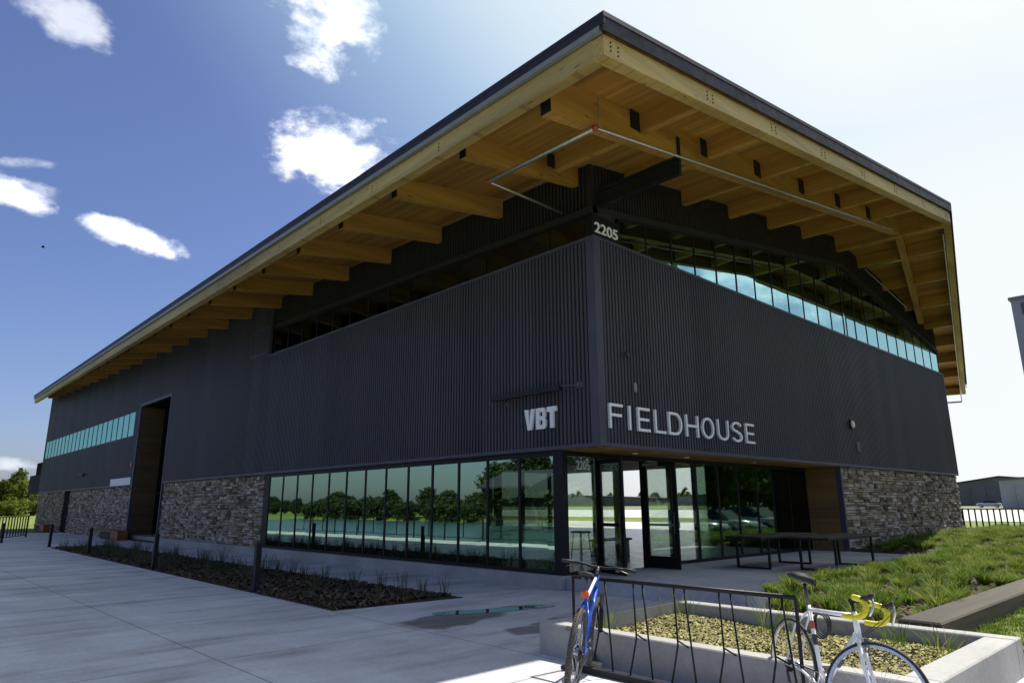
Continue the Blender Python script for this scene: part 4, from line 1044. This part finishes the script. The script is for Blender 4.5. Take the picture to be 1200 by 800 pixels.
        lk.build('cable_lock', M['rubber'], root, smooth=True)
    # drivetrain on the right (-y) side
    rc = .082 if mtb else .10; yc = -.052; n = 32
    ch = MB(); ch.tube([BB+Vector((rc*math.cos(2*math.pi*k/n), yc, rc*math.sin(2*math.pi*k/n))) for k in range(n)], .005, 5, closed=True)
    for k in range(5): a = 2*math.pi*k/5; ch.bar(BB+Vector((0,yc,0)), BB+Vector((rc*math.cos(a),yc,rc*math.sin(a))), .014, .004, up=(0,1,0))
    cr = ch.build('crankset', M['alloy_dark' if mtb else 'alloy'], root)
    ca = R(-60) if mtb else R(-35)
    for s, a in ((-1, ca), (1, ca+math.pi)):
        e = BB+Vector((.17*math.cos(a), s*.075, .17*math.sin(a)))
        MB().bar(BB+Vector((0,s*.06,0)), e, .022, .014, up=(0,1,0)).build('crank_arm', M['alloy_dark' if mtb else 'alloy'], cr)
        MB().box(e.x-.045,e.x+.045,min(e.y,e.y+s*.095),max(e.y,e.y+s*.095),e.z-.012,e.z+.012).build('pedal', M['alloy_dark'], cr)
    cg = MB()
    for k in range(6): cg.tube([RH+Vector((0,-.028-.005*k,0)), RH+Vector((0,-.031-.005*k,0))], .056-.005*k if not mtb else .07-.008*k, 18)
    cg.build('cassette', M['alloy_dark'], root)
    c2 = MB(); c2.bar(BB+Vector((0,yc,rc)), RH+Vector((0,yc,.035)), .008, .008); c2.bar(BB+Vector((0,yc,-rc)), RH+Vector((.03,yc,-.12)), .008, .008); c2.bar(RH+Vector((.03,yc,-.12)), RH+Vector((.0,yc,-.04)), .012, .02)
    c2.build('chain', M['alloy_dark'], root)
    return root
bicycle('mtb', (-4.975,-3.895,.01), .554, .146, R(2), 'blue mountain bike with knobbly tyres parked in the rack end', 1.058)
bicycle('road', (-5.54,-6.965,.0), -2.188, -.078, R(36), 'white road bike with yellow bar tape leaning at the rack', 1.10)

# ------------------------------------------------------------------ inside, seen through the doors
def stool(x, y, lab, first=None):
    if first: s = copy_tree(first); s.location = (x,y,.25); s['label'] = lab; return s
    s = empty('bar_stool', (x,y,.25), lab, 'stool', 'stools inside the entrance')
    MB().bevbox(-.2,.2,-.2,.2,.68,.74,.02).build('seat', M['leather'], s)
    for a, b in ((-1,-1),(-1,1),(1,1),(1,-1)): MB().bar((a*.15,b*.15,.68),(a*.2,b*.2,0), .025).build('leg', M['steel_black'], s)
    MB().bar((-.18,-.18,.25),(-.18,.18,.25),.02).bar((.18,-.18,.25),(.18,.18,.25),.02).build('foot_rest', M['steel_black'], s)
    return s
s0 = stool(4.1, 4.2, 'black bar stool standing in the open doorway view')
stool(2.1, 5.6, 'black bar stool left of the open door leaf', s0); stool(1.5, 4.7, 'black bar stool nearest the corner glazing', s0)
tb = empty('bar_table', (2.6,7.2,.25), 'dark high bar table behind the corner glazing', 'table')
MB().bevbox(-.9,.9,-.4,.4,.86,1.12,.02).build('tabletop', M['int_floor'], tb)
for a in (-.8,.8): MB().box(a-.04,a+.04,-.35,.35,0,.858).build('leg', M['steel_black'], tb)
bn = empty('indoor_bench', (5.9,4.6,.25), 'low wooden indoor bench behind the glass door leaf', 'bench')
MB().bevbox(-.8,.8,-.2,.2,.40,.46,.01).build('seat', M['orange'], bn)
for a in (-.65,.65): MB().box(a-.04,a+.04,-.17,.17,0,.398).build('leg', M['white'], bn)
ps = empty('steel_pole_frame', (2.3,9.5,.25), 'thin black steel pole frame standing inside the corner glazing', 'frame')
MB().bar((0,0,0),(0,0,1.95),.06).build('post', M['steel_black'], ps); MB().bar((0,0,1.93),(-1.7,.5,2.15),.05).build('arm', M['steel_black'], ps)

# ------------------------------------------------------------------ walk railing by the pond (seen in the glazing)
for k in range(12):
    a = (-11.7, 3+2.9*k); b = (-11.7, 3+2.9*(k+1)-.12)
    if k == 0:
        pr = empty('pond_railing', (a[0],a[1],0), 'black railing panel along the pond side of the plaza', 'railing', 'pond railing panels')
        og = (a[0],a[1],0)
        MB().bar((a[0],a[1],1.08),(b[0],b[1],1.08),.05).build('top_rail', M['steel_black'], pr, og)
        MB().bar((a[0],a[1],.14),(b[0],b[1],.14),.035).build('bottom_rail', M['steel_black'], pr, og)
        MB().bar((a[0],a[1],0),(a[0],a[1],1.05),.06).bar((a[0],(a[1]+b[1])/2,.16),(a[0],(a[1]+b[1])/2,1.05),.04).build('post', M['steel_black'], pr, og)
    else:
        q = copy_tree(pr); q.location = (a[0],a[1],0)

# ------------------------------------------------------------------ trees
def tree_proto(name, h, rad, seed, nclump, nleaf, leaf, mat, low=.12):
    g = np.random.default_rng(seed); r = random.Random(seed)
    t = MB(); th = h*.62; top = Vector((r.uniform(-.3,.3), r.uniform(-.3,.3), th))
    t.tube([(0,0,-.1),(r.uniform(-.1,.1),.05,th*.35),top*.7+Vector((.1,0,th*.05)),top], [h*.022,h*.017,h*.012,h*.004], 7)
    cl = []
    for k in range(9):
        a = k*2.4+r.uniform(-.4,.4); z = h*(.22+.40*k/9); L = rad*r.uniform(.5,.85)
        e = Vector((math.cos(a)*L, math.sin(a)*L, z+h*r.uniform(.10,.22))); t.tube([(0,0,z), e*.5+Vector((0,0,z*.5)), e], [h*.010,h*.006,h*.002], 5); cl.append(e)
    cs = []
    for _ in range(nclump):
        u = g.normal(size=3); u /= np.linalg.norm(u); q = g.uniform(.35, 1)**.5
        z = h*(low+(1-low)*.5)+u[2]*q*h*(1-low)*.5; zz = (z/h-low)/(1-low)
        w = rad*(1.05-.55*zz**1.6)*(.75+.5*min(1, zz*4))*.8; wob = 1+.22*math.sin(3*math.atan2(u[1],u[0])+seed)+.15*math.sin(7*zz+seed)
        cs.append((u[0]*q*w*wob, u[1]*q*w*wob, z))
    cs += [tuple(e) for e in cl]; cs = np.array(cs); m = len(cs)
    sz = g.uniform(.5, 1.2, m)*rad*.27
    C = np.repeat(cs, nleaf, axis=0); s = np.repeat(sz, nleaf)
    d = g.normal(size=C.shape); d /= np.linalg.norm(d, axis=1)[:,None]; P = C+d*(s*g.uniform(.3,1.,len(C)))[:,None]*np.array([1,1,.75])
    nrm = d+g.normal(0,.6,C.shape)+np.array([0,0,.4]); nrm /= np.linalg.norm(nrm, axis=1)[:,None]
    a = np.cross(nrm, g.normal(size=C.shape)); a /= np.linalg.norm(a, axis=1)[:,None]; b = np.cross(nrm, a)
    L = (leaf*g.uniform(.6,1.4,len(C)))[:,None]
    V = np.stack([P-a*L*.5, P+b*L*.32, P+a*L*.5, P-b*L*.32], 1).reshape(-1,3)
    tone = np.clip(np.repeat(g.normal(.5,.22,m), nleaf)+g.normal(0,.12,len(C)), 0, 1)
    return t, (V, np.arange(len(V)).reshape(-1,4), tone, M[mat])
protos = {}
def plant(kind, x, y, z, s, label, group):
    if kind not in protos:
        spec = {'broad': ('broadleaf_tree', 9, 4.2, 3, 150, 42, .42, 'leaf'), 'tall': ('broadleaf_tree', 11, 3.6, 5, 150, 42, .42, 'leaf'),
                'dark': ('broadleaf_tree', 8, 4.0, 9, 150, 42, .42, 'leaf_dark'), 'shrub': ('shrub', 3.2, 2.4, 14, 60, 40, .30, 'leaf'), 'dark_shrub': ('shrub', 3.0, 2.6, 15, 60, 40, .30, 'leaf_dark')}[kind]
        tr, (V, F_, t, mt) = tree_proto(*spec[:7], spec[7], low=.02 if 'shrub' in kind else .10)
        root = empty(spec[0], (0,0,0), label, 'shrub' if 'shrub' in kind else 'tree', group)
        tr.build('trunk', M['bark'], root, smooth=True); np_mesh('crown', V, F_, mt, root, tone=t); protos[kind] = root
    else: root = copy_tree(protos[kind])
    root.location = (x,y,z); root.scale = (s*RNG.uniform(.9,1.12), s*RNG.uniform(.9,1.12), s); root.rotation_euler.z = RNG.uniform(0,6.28)
    root['label'] = label; root['group'] = group; return root
# far left, beyond the mown field
for i in range(15):
    x = 2+2.3*i+RNG.uniform(-1,1); y = 196+RNG.uniform(-10,14); k = ['broad','tall','tall','broad'][i % 4]
    plant(k, x, y, -.1, RNG.uniform(.75,1.05), 'green broadleaf tree in the row beyond the field at far left', 'tree row beyond the field')
for i in range(16):
    plant('shrub', 0+2.3*i+RNG.uniform(-.8,.8), 182+RNG.uniform(-3,3), -.1, RNG.uniform(.9,1.3), 'bright green shrub at the foot of the far tree row', 'shrubs below the tree row')
# across the pond (seen in the glazing)
for i in range(44):
    a = i/43; x = -58-4*math.sin(i*1.7)-6*a; y = 22+150*a+RNG.uniform(-3,3); k = 'dark'
    plant(k, x, y, -.1, RNG.uniform(.32,.62), 'dark tree on the far bank of the pond', 'trees across the pond')
for i in range(34):
    a = i/33; plant('dark_shrub', -52.5-1.5*math.sin(i*2.3)-1*a, 18+100*a+RNG.uniform(-1,1), -.3, RNG.uniform(.8,1.2), 'dark green shrub along the far bank of the pond', 'shrubs along the pond')
for i, (x, y, s) in enumerate([(-39,42,1.0),(-43,35,.95),(-44,52,.85)]):
    plant('dark', x, y, -.05, s, 'tall tree behind the small pavilion by the pond', 'trees by the pavilion')
# south of the parking lot (seen in the entrance glazing)
for i in range(12):
    plant(['tall','dark','broad'][i % 3], 30+5.0*i, -20-3.5*math.sin(i*2.1)-i*1.0, 0, RNG.uniform(1.5,1.9), 'dark tree behind the parking lot', 'trees behind the parking lot')

# pavilion by the pond
pv = empty('pavilion', (-34,36,0), 'small open pavilion with low gable roof by the pond', 'pavilion'); og = (-24,33,0)
for x in (-27,-21):
    for y in (30,36): MB().box(x-.12,x+.12,y-.12,y+.12,-.1,3.2).build('post', M['timber'], pv, og)
m = MB(); m.add([(-28,29,3.2),(-28,37,3.2),(-24,37,4.7),(-24,29,4.7),(-20,29,3.2),(-20,37,3.2),(-28,29,3.35),(-28,37,3.35),(-24,37,4.87),(-24,29,4.87),(-20,29,3.35),(-20,37,3.35)],
    [(0,1,2,3),(3,2,5,4),(7,6,9,8),(8,9,10,11),(0,3,9,6),(3,4,10,9),(2,1,7,8),(5,2,8,11),(1,0,6,7),(4,5,11,10)])
m.build('roof', M['matte_clad'], pv, og); MB().box(-26.5,-21.5,35.6,35.75,-.1,1.1).build('back_wall', M['timber'], pv, og)

# ------------------------------------------------------------------ cars
def car(name, loc, rz, paint, label, scale=1., first=None, group=None):
    if first:
        c = copy_tree(first); c.location = loc; c.rotation_euler.z = rz; c['label'] = label; c.scale = (scale,)*3; return c
    c = empty(name, loc, label, 'car', group, rz); c.scale = (scale,)*3
    # body: stations along x with side profile, width and height
    st = [(-2.25,.50,.62,.72),(-2.15,.32,.86,.82),(-1.5,.26,.90,.88),(-.6,.25,.90,.90),(.7,.25,.90,.92),(1.5,.27,.88,.86),(2.1,.32,.82,.72),(2.28,.46,.66,.58)]
    vs = []; fs = []
    for x, zb, ztp, w in [(a, b, c_, d) for a, b, c_, d in st]:
        w2 = w; vs += [(x,-w2*.92,zb),(x,-w2,zb+(ztp-zb)*.5),(x,-w2*.93,ztp),(x,0,ztp+.03),(x,w2*.93,ztp),(x,w2,zb+(ztp-zb)*.5),(x,w2*.92,zb)]
    n = 7
    for i in range(len(st)-1):
        for k in range(n): l = (k+1)%n; fs.append((i*n+k,(i+1)*n+k,(i+1)*n+l,i*n+l))
    fs.append(tuple(range(n))); fs.append(tuple((len(st)-1)*n+k for k in range(n))[::-1])
    MB().add(vs, fs).build('body', M[paint], c, smooth=True)
    gh = [(-1.95,.84,.74),(-1.25,1.36,.62),(-.2,1.46,.60),(.45,1.40,.60),(1.25,.90,.74)]
    vs = []; fs = []
    for x, z, w in gh: vs += [(x,-w,z),(x,w,z)]
    for x, z, w in gh: vs += [(x,-.80,.86),(x,.80,.86)]
    for i in range(4):
        a = 2*i; fs += [(a,a+1,a+3,a+2),(10+a,a,a+2,12+a),(a+1,11+a,13+a,a+3)]
    MB().add(vs, fs).build('windows', M['car_glass'], c)
    MB().prism([(-1.22,-.61),(.44,-.59),(.44,.59),(-1.22,.61)], lambda x, y: 1.37+.09*(1-((x+.35)/.9)**2)*1.0, lambda x, y: 1.40+.09*(1-((x+.35)/.9)**2)).build('roof', M[paint], c)
    for x in (-1.4,1.42):
        for y in (-.84,.84):
            w = MB().tube([(x,y-.1,.33),(x,y+.1,.33)], .33, 20).build('wheel', M['rubber'], c); MB().tube([(x,y-.108,.33),(x,y+.108,.33)], .2, 14).build('rim', M['alloy'], w)
    for y in (-.62,.62): MB().bevbox(2.12,2.27,y-.16,y+.16,.56,.68).build('headlight', M['light_lens'], c); MB().bevbox(-2.24,-2.12,y-.15,y+.15,.66,.78).build('taillight', M['decal_red'], c)
    return c
c1 = car('parked_car', (19.5,-8.6,-.01), R(97), 'car_silver', 'silver car in the lot nearest the terrace end', group='cars parked south of the building')
car('parked_car', (23.6,-9.2,-.01), R(95), 'car_dark', 'silver car between two other parked cars', first=c1)
car('parked_car', (28.2,-9.6,-.01), R(98), 'car_dark', 'silver car farthest along the parking row', 1.08, first=c1)
cs = car('parked_car', (166,31.0,rise(165)), R(95), 'car_silver', 'small silver car parked on the grass before the far hangar')

# ------------------------------------------------------------------ airfield buildings
def shed(name, loc, w, l, h, ridge, mat, label, rz=0, group=None):
    b = empty(name, loc, label, 'building', group, rz)
    m = MB(); m.add([(-w/2,-l/2,-1),(w/2,-l/2,-1),(w/2,l/2,-1),(-w/2,l/2,-1),(-w/2,-l/2,h),(w/2,-l/2,h),(w/2,l/2,h),(-w/2,l/2,h),(-w/2,0,h+ridge),(w/2,0,h+ridge)],
        [(0,1,5,4),(2,3,7,6),(1,2,6,9,5),(3,0,4,8,7)]); m.build('wall', M[mat], b)
    m = MB(); k = .5
    for s in (-1, 1):
        m.hexa([(-w/2-k,0,h+ridge+.02),(w/2+k,0,h+ridge+.02),(w/2+k,s*(l/2+k),h-.1),(-w/2-k,s*(l/2+k),h-.1),(-w/2-k,0,h+ridge+.25),(w/2+k,0,h+ridge+.25),(w/2+k,s*(l/2+k),h+.15),(-w/2-k,s*(l/2+k),h+.15)])
    m.build('roof', M['grey_dark'] if mat != 'grey_dark' else M['metal_edge'], b)
    m = MB().box(-w/2-.2, -w/2-.05, -l*.3, l*.3, 0, h*.78); d = m.build('door', M[mat], b)
    m = MB()
    for q in range(5): m.box(-w/2-.3, -w/2-.201, -l*.3+q*l*.15-.06, -l*.3+q*l*.15+.06, 0, h*.78)
    m.build('door_rail', M[mat], d); return b
shed('hangar', (220,34.5,rise(220)), 30, 24, 5.6, 1.6, 'grey_dark', 'long purple grey hangar on the horizon right of the stone wall', R(-8))
shed('hangar', (160,18.6,rise(160)), 14, 13, 5.3, .4, 'grey_pale', 'pale grey flat hangar in front of the purple one at right edge', R(-8))
for i, (x, y, w, l, h, lab) in enumerate([(250,205,40,60,3.2,'low grey hangar seen through the corner glazing'),(278,150,40,46,3.6,'wide grey hangar seen through the open door'),(262,260,40,50,3,'grey hangar farthest left in the through view'),(290,100,40,30,3,'small grey hangar behind the glass door leaf')]):
    shed('hangar', (x,y,rise(x)), w, l, h, 1.2, 'grey_pale' if i % 2 else 'grey_dark', lab, R(12))
for i in range(26):
    plant(['broad','dark','tall'][i % 3], 320+RNG.uniform(-10,20), 20+13*i+RNG.uniform(-4,4), rise(320), RNG.uniform(.7,1.0), 'distant tree along the airfield horizon', 'trees along the horizon')
# tall grey building at the right edge
tw = empty('tall_grey_building', (46,-9,0), 'tall narrow pale grey metal tower cut off by the right picture edge', 'building'); og = (46,-9,0)
MB().box(40,44.5,-3.3,-.45,-.1,14.0).build('wall', M['grey_pale'], tw, og)
MB().box(39.9,44.6,-3.4,-.35,14.002,14.2).build('roof_cap', M['gutter'], tw, og)
MB().box(39.93,39.998,-2.6,-.95,13.0,13.75).build('vent', M['grey_dark'], tw, og)
MB().box(39.6,39.998,-1.4,-.6,4.9,8.8).build('downpipe_box', M['timber'], tw, og)
# bird
bd = MB().ball((0,0,0), .09, 1.6, .6, .6).add([(-.1,0,.03),(.10,0,.03),(.02,.3,.06),(-.08,.3,.06),(.02,-.3,.06),(-.08,-.3,.06)], [(0,1,2,3),(1,0,5,4)])
b = bd.build('bird', M['black'], None, (0,0,0)); b.location = (-3.0,56,22.6); tag(b, 'tiny dark bird flying in the blue sky', 'bird')

# ------------------------------------------------------------------ light, sky, camera
AZ, EL = R(-5), R(56.5)
sd = Vector((math.cos(EL)*math.cos(AZ), math.cos(EL)*math.sin(AZ), math.sin(EL)))
sl = bpy.data.lights.new('sun', 'SUN'); sl.energy = 5.0; sl.angle = R(.55); sl.color = (1, .955, .88)
so = bpy.data.objects.new('sun', sl); COL.objects.link(so); so.rotation_euler = (-sd).to_track_quat('-Z', 'Y').to_euler(); so.location = (30,-5,60)
W = bpy.data.worlds.new('World'); scene.world = W; W.use_nodes = True; nt = W.node_tree; nt.nodes.clear()
out = N(nt, 'ShaderNodeOutputWorld'); bg = N(nt, 'ShaderNodeBackground'); bg.inputs[1].default_value = .080
sky = N(nt, 'ShaderNodeTexSky', sky_type='NISHITA'); sky.sun_disc = False; sky.sun_elevation = EL; sky.sun_rotation = math.pi/2-AZ
sky.air_density = 1.0; sky.dust_density = 1.6; sky.ozone_density = 2.2; sky.altitude = 300
tc = N(nt, 'ShaderNodeTexCoord'); D = tc.outputs['Generated']
def dotv(v):
    n = N(nt, 'ShaderNodeVectorMath', operation='DOT_PRODUCT'); n.inputs[1].default_value = tuple(v); nt.links.new(D, n.inputs[0]); return n.outputs['Value']
def smooth(src, a, b):
    n = N(nt, 'ShaderNodeMapRange', interpolation_type='SMOOTHSTEP'); n.inputs[1].default_value = a; n.inputs[2].default_value = b; nt.links.new(src, n.inputs[0]); return n.outputs[0]
def cn(scale, detail=9, rough=.6):
    m = N(nt, 'ShaderNodeVectorMath', operation='MULTIPLY'); m.inputs[1].default_value = (1,1,1.7); nt.links.new(D, m.inputs[0])
    return noise(nt, m.outputs[0], scale, detail, rough)
n1 = cn(9); n2 = cn(26, 6)
nz = math_n(nt, 'ADD', math_n(nt, 'MULTIPLY', math_n(nt, 'SUBTRACT', n1, .5), 5.0), math_n(nt, 'MULTIPLY', math_n(nt, 'SUBTRACT', n2, .5), 2.6))
mask = None
# (direction, half width, half height, roll) of the separate clouds
for c, w, h, rot, st in [((.080,.835,.545),.050,.024,-.25,.45),((.343,.717,.610),.075,.052,-.45,1),((.40,.785,.470),.098,.050,-.05,1),((.075,.93,.358),.036,.018,-.15,1),((.205,.92,.335),.050,.016,-.22,1),((.09,.95,.375),.03,.012,.1,.5),((.115,.99,.05),.03,.008,0,.4),((.085,.925,.395),.03,.008,.2,.35),
        ((-.62,.55,.56),.16,.08,.2,1),((-.8,.1,.5),.2,.09,0,1),((-.35,.85,.30),.16,.05,.1,1),((-.75,.6,.22),.22,.06,0,1),((.35,-.8,.35),.2,.08,.1,1),((.75,-.55,.42),.16,.08,.2,1),((.1,-.9,.55),.2,.1,.4,1),((.9,-.35,.3),.16,.06,.1,1),((.6,-.75,.15),.2,.05,0,1)]:
    c = Vector(c).normalized(); t1 = c.cross(Vector((0,0,1))).normalized(); t2 = t1.cross(c)
    u = t1*math.cos(rot)+t2*math.sin(rot); v = -t1*math.sin(rot)+t2*math.cos(rot)
    a = math_n(nt, 'POWER', math_n(nt, 'ABSOLUTE', math_n(nt, 'DIVIDE', dotv(u), w)), 2.); b_ = math_n(nt, 'POWER', math_n(nt, 'ABSOLUTE', math_n(nt, 'DIVIDE', dotv(v), h)), 2.)
    q = math_n(nt, 'SUBTRACT', 1., math_n(nt, 'ADD', a, b_)); q = math_n(nt, 'ADD', math_n(nt, 'MAXIMUM', q, -3.), nz)
    q = math_n(nt, 'MULTIPLY', smooth(q, -.35, 1.15), math_n(nt, 'MULTIPLY', math_n(nt, 'GREATER_THAN', dotv(c), .5), st))
    mask = q if mask is None else math_n(nt, 'MAXIMUM', mask, q)
# thin bright veil of high cloud around the sun
veil = smooth(dotv(sd), .68, .92); vn = math_n(nt, 'MULTIPLY', math_n(nt, 'SUBTRACT', cn(2.5, 6), .5), .5)
lowv = math_n(nt, 'MULTIPLY', smooth(dotv((.985,.17,0)), .72, .97), .95)
veil = math_n(nt, 'MAXIMUM', math_n(nt, 'MULTIPLY', math_n(nt, 'ADD', veil, math_n(nt, 'MULTIPLY', vn, veil)), .95), lowv)
blue = mixc(nt, sky.outputs[0], (.84,.86,1.10), 1.0, 'MULTIPLY')
thin = math_n(nt, 'MULTIPLY', smooth(dotv(sd), .50, .86), .85)
col = mixc(nt, blue, (4.6,6.5,7.8), thin); col = mixc(nt, col, (8.0,8.35,8.45), veil)
cc = ramp(nt, cn(14, 5), [(.36, (.60,.66,.75)), (.56, (1,1,1))]); cc = mixc(nt, (14,14,14), cc, 1., 'MULTIPLY')
col = mixc(nt, col, cc, mask); nt.links.new(col, bg.inputs[0]); nt.links.new(bg.outputs[0], out.inputs[0])

cam = bpy.data.cameras.new('camera'); cam.lens = 24.0; cam.sensor_width = 36; cam.clip_end = 6000; cam.clip_start = .05
co = bpy.data.objects.new('camera', cam); COL.objects.link(co)
CM = Matrix(((.73086,-.68251,-.00534),(-.15533,-.17394,.97243),(-.66462,-.70988,-.23314))).transposed()
co.matrix_world = Matrix.Translation((-10.9496,-9.0761,1.7)) @ CM.to_4x4()
scene.camera = co
vs_ = scene.view_settings; scene.display_settings.display_device = 'sRGB'; vs_.view_transform = 'Standard'; vs_.look = 'None'; vs_.exposure = .58; vs_.gamma = 1; vs_.use_curve_mapping = False
scene.render.engine = 'CYCLES'; scene.cycles.max_bounces = 10; scene.cycles.transparent_max_bounces = 16; scene.cycles.use_denoising = True
